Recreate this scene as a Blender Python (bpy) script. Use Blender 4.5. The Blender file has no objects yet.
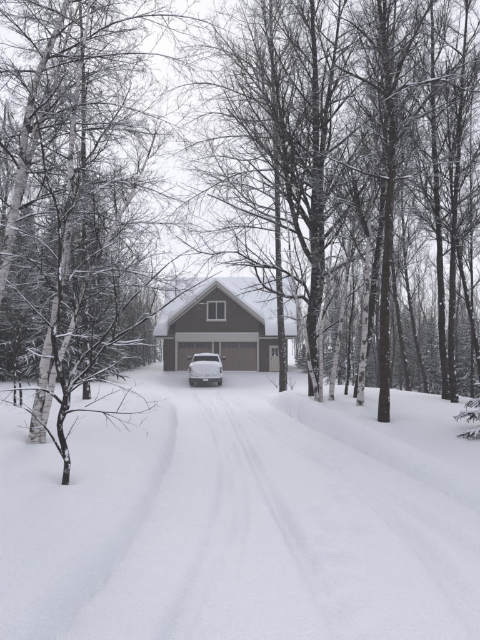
import bpy, bmesh, math
import numpy as np
from mathutils import Vector

R = math.radians
rng = np.random.default_rng(7)
scene = bpy.context.scene
COL = scene.collection

# ------------------------------------------------------------------ camera
F, CX, CY = 545.0, 240.0, 320.0
HORIZON = 345.0
PITCH = math.atan((HORIZON - CY) / F)
EYE = np.array([0.0, 0.0, 1.6])
cam = bpy.data.cameras.new("camera")
cam.sensor_fit = 'HORIZONTAL'
cam.sensor_width = 36.0
cam.lens = F / 480.0 * 36.0
cam.clip_start = 0.05
cam.clip_end = 2000
cam_o = bpy.data.objects.new("camera", cam)
cam_o.location = EYE
cam_o.rotation_euler = (R(90) + PITCH, 0, 0)
COL.objects.link(cam_o)
scene.camera = cam_o

# ------------------------------------------------------------------ sky, sun, exposure
SUN_EL, SUN_AZ = R(30), R(-6)          # veiled sun ahead of the camera
world = bpy.data.worlds.new("World")
scene.world = world
world.use_nodes = True
nt = world.node_tree
for n in list(nt.nodes):
    nt.nodes.remove(n)
wo = nt.nodes.new('ShaderNodeOutputWorld')
bg = nt.nodes.new('ShaderNodeBackground')
bg.inputs['Strength'].default_value = 0.1
sky = nt.nodes.new('ShaderNodeTexSky')
sky.sky_type = 'NISHITA'
sky.sun_disc = False
sky.sun_elevation = SUN_EL
sky.sun_rotation = SUN_AZ
tc = nt.nodes.new('ShaderNodeTexCoord')
cl = nt.nodes.new('ShaderNodeTexNoise')
cl.inputs['Scale'].default_value = 2.2
cl.inputs['Detail'].default_value = 4
cr = nt.nodes.new('ShaderNodeValToRGB')
cr.color_ramp.elements[0].position = 0.3
cr.color_ramp.elements[0].color = (0.79, 0.80, 0.885, 1)
cr.color_ramp.elements[1].position = 0.72
cr.color_ramp.elements[1].color = (0.97, 0.975, 1.06, 1)
sc_ = nt.nodes.new('ShaderNodeVectorMath')
sc_.operation = 'SCALE'
# overcast sky: brighter toward the zenith (1 + 2 sin el, softened)
spz = nt.nodes.new('ShaderNodeSeparateXYZ')
nt.links.new(tc.outputs['Generated'], spz.inputs[0])
mrz = nt.nodes.new('ShaderNodeMapRange')
mrz.inputs['From Min'].default_value = 0.0
mrz.inputs['From Max'].default_value = 1.0
mrz.inputs['To Min'].default_value = 8.5
mrz.inputs['To Max'].default_value = 7.8
nt.links.new(spz.outputs['Z'], mrz.inputs['Value'])
nt.links.new(mrz.outputs[0], sc_.inputs['Scale'])
mx = nt.nodes.new('ShaderNodeMix')
mx.data_type = 'RGBA'
mx.inputs[0].default_value = 0.93      # overcast deck over the clear sky
nt.links.new(tc.outputs['Generated'], cl.inputs['Vector'])
nt.links.new(cl.outputs['Fac'], cr.inputs['Fac'])
nt.links.new(cr.outputs['Color'], sc_.inputs[0])
nt.links.new(sky.outputs['Color'], mx.inputs[6])
nt.links.new(sc_.outputs[0], mx.inputs[7])
nt.links.new(mx.outputs[2], bg.inputs['Color'])
nt.links.new(bg.outputs[0], wo.inputs['Surface'])

sl = bpy.data.lights.new("sun", 'SUN')
sl.energy = 1.5
sl.angle = R(24)
sl.color = (1.0, 0.97, 0.93)
sun = bpy.data.objects.new("sun", sl)
sd = Vector((math.sin(SUN_AZ) * math.cos(SUN_EL), math.cos(SUN_AZ) * math.cos(SUN_EL), math.sin(SUN_EL)))
sun.rotation_euler = sd.to_track_quat('Z', 'Y').to_euler()
sun.location = (0, 0, 40)
COL.objects.link(sun)

scene.view_settings.view_transform = 'Standard'
scene.view_settings.look = 'None'
scene.view_settings.gamma = 1.0
scene.view_settings.exposure = 0.26
scene.render.engine = 'CYCLES'
cy = scene.cycles
cy.max_bounces = 6
cy.diffuse_bounces = 3
cy.glossy_bounces = 2
cy.transmission_bounces = 2
cy.volume_bounces = 2
cy.use_denoising = True

# ------------------------------------------------------------------ pixel -> place
CP, SP = math.cos(PITCH), math.sin(PITCH)


def ray(u, v):
    a, b = (u - CX) / F, (CY - v) / F
    return np.array([a, CP - b * SP, SP + b * CP])


def at(u, v, y):
    d = ray(u, v)
    return EYE + d * (y / d[1])


# ------------------------------------------------------------------ terrain height
def sstep(a, b, x):
    t = np.clip((x - a) / (b - a), 0, 1)
    return t * t * (3 - 2 * t)


def smooth_interp(x, xs, ys):
    """monotone-ish cubic through the knots"""
    xs = np.array(xs, float)
    ys = np.array(ys, float)
    d = np.gradient(ys, xs)
    x = np.clip(x, xs[0], xs[-1])
    i = np.clip(np.searchsorted(xs, x) - 1, 0, len(xs) - 2)
    h = xs[i + 1] - xs[i]
    t = (x - xs[i]) / h
    return ((2 * t**3 - 3 * t**2 + 1) * ys[i] + (t**3 - 2 * t**2 + t) * h * d[i]
            + (-2 * t**3 + 3 * t**2) * ys[i + 1] + (t**3 - t**2) * h * d[i + 1])


def zdrive(y):
    return smooth_interp(y, [-60, 0, 6.4, 10, 16, 22, 28, 33, 38, 41, 46, 400],
                         [0.2, 0.0, -0.09, -0.15, -0.36, -0.62, -0.80, -0.86, -0.56, -0.38, -0.34, -0.34])


def x_left(y):
    return smooth_interp(y, [-60, 0, 3.1, 3.9, 4.86, 6.4, 9, 13.8, 20, 28, 35, 41, 50, 400],
                         [-1.6, -1.15, -1.02, -0.95, -0.90, -0.94, -1.12, -1.6, -2.3, -3.4, -4.8, -6.0, -9, -9])


def x_right(y):
    return smooth_interp(y, [-60, 0, 5.45, 6.9, 8.9, 12.9, 17, 22.8, 29, 33, 37, 41, 50, 400],
                         [3.2, 2.75, 2.42, 2.25, 1.96, 1.45, 1.15, 0.95, 0.75, 0.9, 2.2, 4.6, 9, 9])


_w = np.random.default_rng(3)
_K = [(_w.uniform(0, 2 * math.pi), _w.uniform(0.75, 1.3), _w.uniform(0, 2 * math.pi)) for _ in range(9)]


def wavy(x, y, wl):
    s = 0
    for a, k, p in _K:
        q = 2 * math.pi / wl * k
        s = s + np.sin(q * (x * math.cos(a) + y * math.sin(a)) + p + 1.3 * np.sin(q * 0.37 * (x * math.sin(a) - y * math.cos(a)) + 2 * p))
    return s / 9.0


TRACKS = [  # wheel ruts on the drive: (pixels along the rut), width, depth
    ([(192, 393), (203, 408), (217, 430), (227, 462), (226, 495), (216, 540), (196, 590), (172, 640)], 0.09, 0.085),
    ([(216, 393), (228, 408), (242, 435), (258, 468), (272, 497), (296, 540), (322, 590), (350, 640)], 0.075, 0.085),
    ([(232, 400), (262, 425), (318, 462), (372, 500), (424, 548), (464, 600), (492, 640)], 0.085, 0.065),
    ([(236, 398), (280, 427), (332, 460), (385, 492), (440, 528), (490, 560), (560, 610)], 0.09, 0.055),
    ([(208, 398), (218, 420), (232, 450), (240, 480), (240, 520), (228, 580), (210, 640)], 0.075, 0.065),
]


def _flat(u, v):
    d = ray(u, v)
    z = -0.1
    for _ in range(12):
        t = (z - EYE[2]) / d[2]
        p = EYE + d * t
        z = float(zdrive(np.array(p[1])))
    return p


_TR = []
for px, w, dep in TRACKS:
    pts = np.array([_flat(*q) for q in px])
    o = np.argsort(pts[:, 1])
    _TR.append((pts[o, 1], pts[o, 0], w, dep))
FEET = [_flat(u, v)[:2] for u, v in [(352, 612), (337, 585), (345, 562), (322, 545), (332, 528), (318, 512), (344, 500),
                                     (336, 489), (352, 479), (340, 470), (350, 462), (338, 455), (362, 531), (326, 566)]]

CREST_Y = [-60, 0, 6, 9, 12, 15, 20, 25, 31, 36, 41, 60, 400]
CREST_X = [14, 10.5, 8.2, 6.6, 5.4, 4.5, 3.7, 3.3, 3.8, 6.0, 8, 12, 12]


def ground(x, y, fine=True):
    x = np.asarray(x, float)
    y = np.asarray(y, float)
    zd = zdrive(y)
    xl = x_left(y) + 0.05 * wavy(x * 0, y, 1.7) + 0.015 * wavy(x * 0 + 2, y, 0.4)
    xr = x_right(y) + 0.04 * wavy(x * 0 + 5, y, 1.3) + 0.012 * wavy(x * 0 + 1, y, 0.31)
    zl = smooth_interp(y, [-60, 0, 5, 10, 20, 30, 36, 41, 60, 400], [.34, .29, .27, .28, .16, .12, -.05, -.3, 0.1, 6])
    zr = smooth_interp(y, [-60, 0, 5, 9, 13, 17, 21, 28, 36, 41, 60, 400], [.12, .08, .10, .20, .33, .28, .08, -.5, -.6, -.36, -.3, 6])
    sL, sR = xl - x, x - xr
    near = 1 - sstep(18, 30, y)
    softL = 3.2 * sstep(14, 30, y)
    softR = 1.8 * sstep(16, 28, y)
    eL = 0.54 * (1 - np.exp(-np.clip(sL, 0, 50) / (0.05 + softL))) + 0.46 * (1 - np.exp(-np.clip(sL, 0, 50) / (0.55 + softL)))
    eR = 0.8 * (1 - np.exp(-np.clip(sR, 0, 50) / (0.045 + softR))) + 0.2 * (1 - np.exp(-np.clip(sR, 0, 50) / (0.3 + softR)))
    z = zd + (zl - zd) * eL + (zr - zd) * (0.86 * eR + 0.14 * sstep(0.8, 3.0, sR))
    z = z + near * (0.06 * np.exp(-((sL - 0.8) / 0.42)**2) + 0.075 * np.exp(-((sR - 0.25) / 0.17)**2) - 0.03 * np.exp(-((sR - 1.0) / 0.5)**2))
    z = z + 0.02 * np.clip(sL - 1, 0, 60) * (1 - sstep(20, 60, y)) * 0.6
    # the bank on the wood side falls away behind its crest
    cx = smooth_interp(y, CREST_Y, CREST_X)
    d = np.clip(x - cx, 0, 60)
    z = z - (2.6 * (1 - np.exp(-(d / 9.0)**1.6)))
    # far hillside
    z = z + 9 * sstep(70, 190, np.hypot(x, y)) * (0.55 + 0.45 * sstep(-40, 60, x))
    off = np.maximum(sstep(0.1, 1.5, sL), sstep(0.1, 1.2, sR))
    z = z + 0.035 * wavy(x, y, 3.4) * off + 0.05 * wavy(x + 9, y - 4, 8.0) * off
    if fine:
        ondrive = sstep(-0.2, 0.25, -sL) * sstep(-0.2, 0.25, -sR)
        for ty, tx, w, dep in _TR:
            g = x - np.interp(y, ty, tx)
            m = sstep(ty[0] - 1, ty[0], y) * (1 - sstep(ty[-1] - 1, ty[-1] + 2, y))
            k = 0.75 + 0.25 * np.sin(y * 1.7 + tx[0] * 9)
            z = z - m * k * dep * (np.exp(-(g / w)**4) - 0.30 * np.exp(-((np.abs(g) - 2.0 * w) / (0.9 * w))**2)) * ondrive
        for fx, fy in FEET:
            r2 = ((x - fx) / 0.085)**2 + ((y - fy) / 0.15)**2
            z = z - 0.042 * np.exp(-r2) + 0.011 * np.exp(-((np.sqrt(r2) - 1.7) / 0.5)**2)
        # crumbled snow on the cut faces of the banks, loose lumps along their foot
        face = np.exp(-((sL - 0.12) / 0.22)**2) + np.exp(-((sR - 0.10) / 0.18)**2)
        nf_ = 1 - sstep(10, 20, y)
        z = z + nf_ * face * (0.022 * wavy(x * 1.3 + 7, y, 0.34) + 0.012 * wavy(x + 3, y * 1.2, 0.15))
        z = z + nf_ * 0.014 * np.clip(wavy(x + 11, y + 2, 0.21) - 0.28, 0, 1) / 0.3 * np.exp(-(np.minimum(np.abs(sL + 0.12), np.abs(sR + 0.12)) / 0.2)**2)
        # scuffed snow where someone walked
        sc = np.exp(-(((x - 0.75) / 0.38)**2 + ((y - 5.6) / 1.5)**2))
        z = z + sc * (0.014 * wavy(x + 21, y * .8, 0.30) + 0.008 * wavy(x, y + 31, 0.17))
        f = np.exp(-(np.clip(y, 0, 99) / 22.0))
        z = z + f * (0.010 * wavy(x, y + 3, 0.55) + 0.006 * wavy(x + 2, y, 0.23) + 0.003 * wavy(x, y + 8, 0.13))
        z = z + f * 0.016 * wavy(x + 4, y, 1.1) * (0.4 + 0.6 * off)
    return z


def gz(x, y):
    return float(ground(np.array([x]), np.array([y]), False)[0])


def hit(u, v):
    d = ray(u, v)
    t = np.arange(1.5, 90, 0.02)
    p = EYE + t[:, None] * d
    below = p[:, 2] < ground(p[:, 0], p[:, 1], False)
    if not below.any():
        raise RuntimeError("no ground at %s" % ((u, v),))
    return p[np.argmax(below)]


# ------------------------------------------------------------------ materials
def newmat(name):
    m = bpy.data.materials.new(name)
    m.use_nodes = True
    return m, m.node_tree, m.node_tree.nodes['Principled BSDF']


def N(t, kind, **kw):
    n = t.nodes.new(kind)
    for k, v in kw.items():
        if k in n.inputs:
            n.inputs[k].default_value = v
        else:
            setattr(n, k, v)
    return n


def math_n(t, op, a, b=None, clamp=False):
    n = t.nodes.new('ShaderNodeMath')
    n.operation = op
    n.use_clamp = clamp
    for i, q in enumerate((a, b)):
        if q is None:
            continue
        if isinstance(q, (int, float)):
            n.inputs[i].default_value = q
        else:
            t.links.new(q, n.inputs[i])
    return n.outputs[0]


def ramp(t, fac, stops):
    n = t.nodes.new('ShaderNodeValToRGB')
    e = n.color_ramp.elements
    while len(e) < len(stops):
        e.new(0.5)
    for i, (p, c) in enumerate(stops):
        e[i].position = p
        e[i].color = (c[0], c[1], c[2], 1) if not isinstance(c, (int, float)) else (c, c, c, 1)
    t.links.new(fac, n.inputs['Fac'])
    return n.outputs['Color']


def mixc(t, fac, a, b):
    n = t.nodes.new('ShaderNodeMix')
    n.data_type = 'RGBA'
    for i, q in ((0, fac), (6, a), (7, b)):
        if isinstance(q, (int, float)):
            n.inputs[i].default_value = q
        elif isinstance(q, tuple):
            n.inputs[i].default_value = (*q, 1)
        else:
            t.links.new(q, n.inputs[i])
    return n.outputs[2]


def coords(t, scale=(1, 1, 1), rnd=True):
    c = t.nodes.new('ShaderNodeTexCoord')
    out = c.outputs['Object']
    m = t.nodes.new('ShaderNodeMapping')
    m.inputs['Scale'].default_value = scale
    t.links.new(out, m.inputs['Vector'])
    if rnd:
        oi = t.nodes.new('ShaderNodeObjectInfo')
        s = t.nodes.new('ShaderNodeVectorMath')
        s.operation = 'SCALE'
        s.inputs[0].default_value = (31, 17, 23)
        t.links.new(oi.outputs['Random'], s.inputs['Scale'])
        t.links.new(s.outputs[0], m.inputs['Location'])
    return m.outputs[0]


def noise(t, vec, scale, detail=3, rough=0.55):
    n = t.nodes.new('ShaderNodeTexNoise')
    n.inputs['Scale'].default_value = scale
    n.inputs['Detail'].default_value = detail
    n.inputs['Roughness'].default_value = rough
    t.links.new(vec, n.inputs['Vector'])
    return n.outputs['Fac']


def bump(t, bs, h, strength, dist):
    b = t.nodes.new('ShaderNodeBump')
    b.inputs['Strength'].default_value = strength
    b.inputs['Distance'].default_value = dist
    t.links.new(h, b.inputs['Height'])
    t.links.new(b.outputs[0], bs.inputs['Normal'])


SNOWC = (0.845, 0.855, 0.90)


def snow_mat(name, s1=9, s2=70, st=0.35):
    m, t, b = newmat(name)
    v = coords(t, rnd=False)
    n1, n2 = noise(t, v, s1, 4), noise(t, v, s2, 3)
    c = mixc(t, n1, (0.815, 0.83, 0.885), (0.85, 0.86, 0.905))
    t.links.new(c, b.inputs['Base Color'])
    b.inputs['Roughness'].default_value = 0.85
    b.inputs['Specular IOR Level'].default_value = 0.25
    n3 = noise(t, v, s2 * 3.2, 2)
    h = math_n(t, 'ADD', math_n(t, 'MULTIPLY', n1, 1.0), math_n(t, 'ADD', math_n(t, 'MULTIPLY', n2, 0.45), math_n(t, 'MULTIPLY', n3, 0.4)))
    bump(t, b, h, st, 0.04)
    return m


def lying_snow(t, lo=0.30, hi=0.62, plaster=0.0, vec=None):
    """factor: snow lying on upward faces, and blown onto the windward side of trunks"""
    g = t.nodes.new('ShaderNodeNewGeometry')
    s = t.nodes.new('ShaderNodeSeparateXYZ')
    t.links.new(g.outputs['True Normal' if False else 'Normal'], s.inputs[0])
    n = noise(t, vec, 7.0, 3)
    a = math_n(t, 'ADD', s.outputs['Z'], math_n(t, 'MULTIPLY', math_n(t, 'SUBTRACT', n, 0.5), 1.1))
    mr = t.nodes.new('ShaderNodeMapRange')
    mr.interpolation_type = 'SMOOTHSTEP'
    mr.inputs['From Min'].default_value = lo
    mr.inputs['From Max'].default_value = hi
    t.links.new(a, mr.inputs['Value'])
    fac = mr.outputs[0]
    if plaster:
        d = t.nodes.new('ShaderNodeVectorMath')
        d.operation = 'DOT_PRODUCT'
        d.inputs[1].default_value = (0.75, -0.62, 0.2)
        t.links.new(g.outputs['Normal'], d.inputs[0])
        n2 = noise(t, vec, 10.0, 5, 0.7)
        q = math_n(t, 'ADD', math_n(t, 'MULTIPLY', d.outputs['Value'], 0.22), n2)
        m2 = t.nodes.new('ShaderNodeMapRange')
        m2.interpolation_type = 'SMOOTHSTEP'
        m2.inputs['From Min'].default_value = 0.90 - plaster
        m2.inputs['From Max'].default_value = 0.97 - plaster
        t.links.new(q, m2.inputs['Value'])
        fac = math_n(t, 'MAXIMUM', fac, m2.outputs[0])
    return fac


def bark_mat(name, dark, light, plaster=0.16, lo=0.35, hi=0.7, vs=(9, 9, 2.2)):
    m, t, b = newmat(name)
    v = coords(t)
    vv = coords(t, vs)
    n1 = noise(t, vv, 3.0, 6, 0.65)
    n0 = noise(t, v, 0.9, 2)
    n4 = noise(t, coords(t, (vs[0] * 3, vs[1] * 3, vs[2] * 2.2)), 3.0, 4, 0.6)
    n1 = math_n(t, 'ADD', math_n(t, 'MULTIPLY', n1, 0.65), math_n(t, 'MULTIPLY', n4, 0.35))
    c = ramp(t, n1, [(0.36, dark), (0.62, light)])
    rg = noise(t, coords(t, (1.2, 1.2, 7)), 1.0, 3, 0.5)
    c = mixc(t, math_n(t, 'MULTIPLY', ramp(t, rg, [(0.56, 0.0), (0.63, 1.0)]), 0.65), c, dark)
    li = noise(t, coords(t, (2.2, 2.2, 1.3)), 1.6, 5, 0.65)
    c = mixc(t, math_n(t, 'MULTIPLY', ramp(t, li, [(0.55, 0.0), (0.66, 1.0)]), 0.4), c, tuple(min(1, q * 2.4) for q in light))
    c = mixc(t, math_n(t, 'MULTIPLY', n0, 0.55), c, tuple(q * 0.62 for q in light))
    c = mixc(t, lying_snow(t, lo, hi, plaster, v), c, SNOWC)
    t.links.new(c, b.inputs['Base Color'])
    b.inputs['Roughness'].default_value = 0.9
    b.inputs['Specular IOR Level'].default_value = 0.2
    bump(t, b, n1, 1.0, 0.05)
    return m


def birch_mat(name):
    m, t, b = newmat(name)
    v = coords(t)
    band = coords(t, (3.2, 3.2, 26))
    blot = coords(t, (2.6, 2.6, 2.0))
    n1 = noise(t, band, 1.6, 4, 0.6)
    n2 = noise(t, blot, 2.4, 5, 0.62)
    n3 = noise(t, v, 1.3, 2)
    base = mixc(t, n3, (0.40, 0.37, 0.355), (0.56, 0.54, 0.535))
    lent = ramp(t, n1, [(0.53, 0.0), (0.60, 1.0)])
    c = mixc(t, math_n(t, 'MULTIPLY', lent, 0.75), base, (0.10, 0.085, 0.08))
    bl = ramp(t, n2, [(0.545, 0.0), (0.585, 1.0)])
    c = mixc(t, bl, c, (0.05, 0.043, 0.04))
    c = mixc(t, lying_snow(t, 0.35, 0.7, 0.10, v), c, SNOWC)
    t.links.new(c, b.inputs['Base Color'])
    b.inputs['Roughness'].default_value = 0.75
    bump(t, b, math_n(t, 'ADD', n1, n2), 0.4, 0.012)
    return m


M = {}
M['ground'] = snow_mat('snow_ground', 5, 40, 0.75)
M['snow'] = snow_mat('snow_lying', 10, 60, 0.3)
M['bark'] = bark_mat('dark_bark', (0.014, 0.0115, 0.011), (0.066, 0.056, 0.052))
M['bark_brown'] = bark_mat('brown_bark', (0.016, 0.012, 0.0105), (0.072, 0.056, 0.047), 0.12, vs=(6, 6, 5))
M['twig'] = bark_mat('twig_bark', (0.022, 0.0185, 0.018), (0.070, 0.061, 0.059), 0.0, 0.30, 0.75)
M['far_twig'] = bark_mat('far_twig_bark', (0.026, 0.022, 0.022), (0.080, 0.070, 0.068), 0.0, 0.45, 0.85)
M['birch'] = birch_mat('birch_bark')


def needle_mat():
    m, t, b = newmat('spruce_needles')
    v = coords(t)
    n = noise(t, v, 3.0, 4)
    c = ramp(t, n, [(0.3, (0.012, 0.016, 0.014)), (0.7, (0.030, 0.038, 0.031))])
    c = mixc(t, lying_snow(t, 0.85, 1.15, 0.0, v), c, SNOWC)
    t.links.new(c, b.inputs['Base Color'])
    b.inputs['Roughness'].default_value = 0.7
    return m


M['needle'] = needle_mat()


def plain(name, col, rough=0.6, var=0.12, scale=4, metal=0.0, snowy=None, spec=0.4):
    m, t, b = newmat(name)
    v = coords(t, rnd=False)
    n = noise(t, v, scale, 5)
    c = mixc(t, n, tuple(q * (1 - var) for q in col), tuple(min(1, q * (1 + var)) for q in col))
    if snowy is not None:
        c = mixc(t, lying_snow(t, snowy[0], snowy[1], snowy[2], v), c, SNOWC)
    t.links.new(c, b.inputs['Base Color'])
    b.inputs['Roughness'].default_value = rough
    b.inputs['Metallic'].default_value = metal
    b.inputs['Specular IOR Level'].default_value = spec
    bump(t, b, n, 0.1, 0.01)
    return m


def shingle_mat():
    m, t, b = newmat('brown_shingle_siding')
    c = t.nodes.new('ShaderNodeTexCoord')
    sp = t.nodes.new('ShaderNodeSeparateXYZ')
    t.links.new(c.outputs['Object'], sp.inputs[0])
    cb = t.nodes.new('ShaderNodeCombineXYZ')
    t.links.new(math_n(t, 'ADD', sp.outputs['X'], sp.outputs['Y']), cb.inputs['X'])
    t.links.new(sp.outputs['Z'], cb.inputs['Y'])
    br = t.nodes.new('ShaderNodeTexBrick')
    br.inputs['Scale'].default_value = 1.0
    br.inputs['Brick Width'].default_value = 0.17
    br.inputs['Row Height'].default_value = 0.14
    br.inputs['Mortar Size'].default_value = 0.006
    br.inputs['Color1'].default_value = (0.058, 0.043, 0.034, 1)
    br.inputs['Color2'].default_value = (0.076, 0.056, 0.044, 1)
    br.inputs['Mortar'].default_value = (0.035, 0.028, 0.024, 1)
    t.links.new(cb.outputs[0], br.inputs['Vector'])
    n = noise(t, c.outputs['Object'], 1.4, 4)
    col = mixc(t, math_n(t, 'MULTIPLY', n, 0.5), br.outputs['Color'], (0.058, 0.045, 0.036))
    t.links.new(col, b.inputs['Base Color'])
    b.inputs['Roughness'].default_value = 0.85
    bump(t, b, br.outputs['Fac'], -0.6, 0.012)
    return m


M['siding'] = shingle_mat()
M['trim'] = plain('pale_trim_paint', (0.50, 0.48, 0.45), 0.55, 0.06)
M['door'] = plain('taupe_garage_door', (0.195, 0.150, 0.130), 0.55, 0.07, 2.5)
M['entry'] = plain('cream_entry_door', (0.50, 0.46, 0.40), 0.5, 0.05)
M['glass'] = plain('dark_window_glass', (0.010, 0.010, 0.012), 0.12, 0.3, 1.2, spec=0.22)
M['doorglass'] = plain('frosted_door_glass', (0.055, 0.055, 0.06), 0.18, 0.15, 3, spec=0.35)
M['roof'] = plain('asphalt_roofing', (0.06, 0.055, 0.05), 0.9)
M['metal'] = plain('dull_metal', (0.25, 0.25, 0.25), 0.4, 0.1, metal=0.8)
M['paint'] = plain('white_truck_paint', (0.50, 0.50, 0.515), 0.35, 0.05, 6, snowy=(0.35, 0.8, 0.30))
M['black'] = plain('black_plastic', (0.02, 0.02, 0.021), 0.55)
M['rubber'] = plain('tyre_rubber', (0.022, 0.021, 0.021), 0.85, 0.2, 8, snowy=(0.8, 1.2, 0.12))
M['bumper'] = plain('dark_bumper', (0.035, 0.034, 0.035), 0.45, 0.2, snowy=(0.5, 0.9, 0.1))
M['tail'] = plain('red_tail_lamp', (0.06, 0.012, 0.014), 0.3, 0.1, snowy=(0.4, 0.8, 0.20))


# ------------------------------------------------------------------ mesh helpers
def link(o, parent=None):
    COL.objects.link(o)
    if parent is not None:
        o.parent = parent
    return o


def mesh_arrays(name, verts, quads, mat, parent=None, smooth=True, kind=None):
    me = bpy.data.meshes.new(name)
    verts = np.ascontiguousarray(verts, dtype=np.float32)
    quads = np.ascontiguousarray(quads, dtype=np.int32)
    nf, k = quads.shape
    me.vertices.add(len(verts))
    me.vertices.foreach_set('co', verts.ravel())
    me.loops.add(nf * k)
    me.loops.foreach_set('vertex_index', quads.ravel())
    me.polygons.add(nf)
    me.polygons.foreach_set('loop_start', np.arange(0, nf * k, k, dtype=np.int32))
    me.polygons.foreach_set('use_smooth', np.full(nf, smooth, dtype=bool))
    me.update(calc_edges=True)
    me.materials.append(mat)
    o = bpy.data.objects.new(name, me)
    if kind:
        o['kind'] = kind
    return link(o, parent)


def empty(name, loc, label, cat, group=None, rz=0.0):
    o = bpy.data.objects.new(name, None)
    o.empty_display_size = 0.2
    o.location = loc
    o.rotation_euler = (0, 0, rz)
    o['label'] = label
    o['category'] = cat
    if group:
        o['group'] = group
    return link(o)


def bm_obj(name, bm, mat, parent=None, smooth=False, loc=(0, 0, 0)):
    bmesh.ops.recalc_face_normals(bm, faces=bm.faces)
    me = bpy.data.meshes.new(name)
    bm.to_mesh(me)
    bm.free()
    if smooth:
        me.polygons.foreach_set('use_smooth', np.full(len(me.polygons), True))
    me.materials.append(mat)
    o = bpy.data.objects.new(name, me)
    o.location = loc
    return link(o, parent)


def box(name, lo, hi, mat, parent=None, bev=0.0, smooth=False):
    bm = bmesh.new()
    c = [(a + b) / 2 for a, b in zip(lo, hi)]
    bmesh.ops.create_cube(bm, size=1.0)
    for v in bm.verts:
        v.co = Vector([c[i] + v.co[i] * (hi[i] - lo[i]) for i in range(3)])
    if bev > 0:
        bmesh.ops.bevel(bm, geom=list(bm.edges), offset=bev, segments=2, affect='EDGES', profile=0.6)
    return bm_obj(name, bm, mat, parent, smooth)


def prism(name, poly, y0, y1, mat, parent=None):
    """polygon in x,z extruded along y"""
    bm = bmesh.new()
    a = [bm.verts.new((x, y0, z)) for x, z in poly]
    b = [bm.verts.new((x, y1, z)) for x, z in poly]
    n = len(poly)
    bm.faces.new(a)
    bm.faces.new(b[::-1])
    for i in range(n):
        bm.faces.new((a[i], b[i], b[(i + 1) % n], a[(i + 1) % n]))
    return bm_obj(name, bm, mat, parent)


def loft(name, rings, mat, parent=None, smooth=True):
    bm = bmesh.new()
    vs = [[bm.verts.new(p) for p in r] for r in rings]
    n = len(rings[0])
    for a, b in zip(vs[:-1], vs[1:]):
        for i in range(n):
            bm.faces.new((a[i], a[(i + 1) % n], b[(i + 1) % n], b[i]))
    bm.faces.new(vs[0][::-1])
    bm.faces.new(vs[-1])
    return bm_obj(name, bm, mat, parent, smooth)


def rrect(cx, cy, hx, hy, k=4.0, n=28):
    out = []
    for i in range(n):
        a = 2 * math.pi * (i + 0.5) / n
        c, s = math.cos(a), math.sin(a)
        out.append((cx + hx * math.copysign(abs(c)**(2 / k), c), cy + hy * math.copysign(abs(s)**(2 / k), s)))
    return out


# ------------------------------------------------------------------ ground sheet
def axis(lo, hi, dlo, dhi, step, growth):
    mid = list(np.arange(dlo, dhi, step))
    a, s, left = dlo, step, []
    while a > lo:
        s *= growth
        a -= s
        left.append(a)
    a, s, right = mid[-1], step, []
    while a < hi:
        s *= growth
        a += s
        right.append(a)
    return np.array(left[::-1] + mid + right)


gx = axis(-420, 420, -1.9, 3.0, 0.032, 1.05)
gy = axis(-60, 620, 2.6, 8.0, 0.045, 1.03)
X, Y = np.meshgrid(gx, gy)
Z = ground(X, Y)
V = np.stack([X, Y, Z], -1).reshape(-1, 3)
ny, nx = X.shape
I = np.arange(ny * nx).reshape(ny, nx)
Q = np.stack([I[:-1, :-1], I[:-1, 1:], I[1:, 1:], I[1:, :-1]], -1).reshape(-1, 4)
GROUND = mesh_arrays('snowy_ground', V, Q, M['ground'], kind='structure')
WELLS = []


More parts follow.
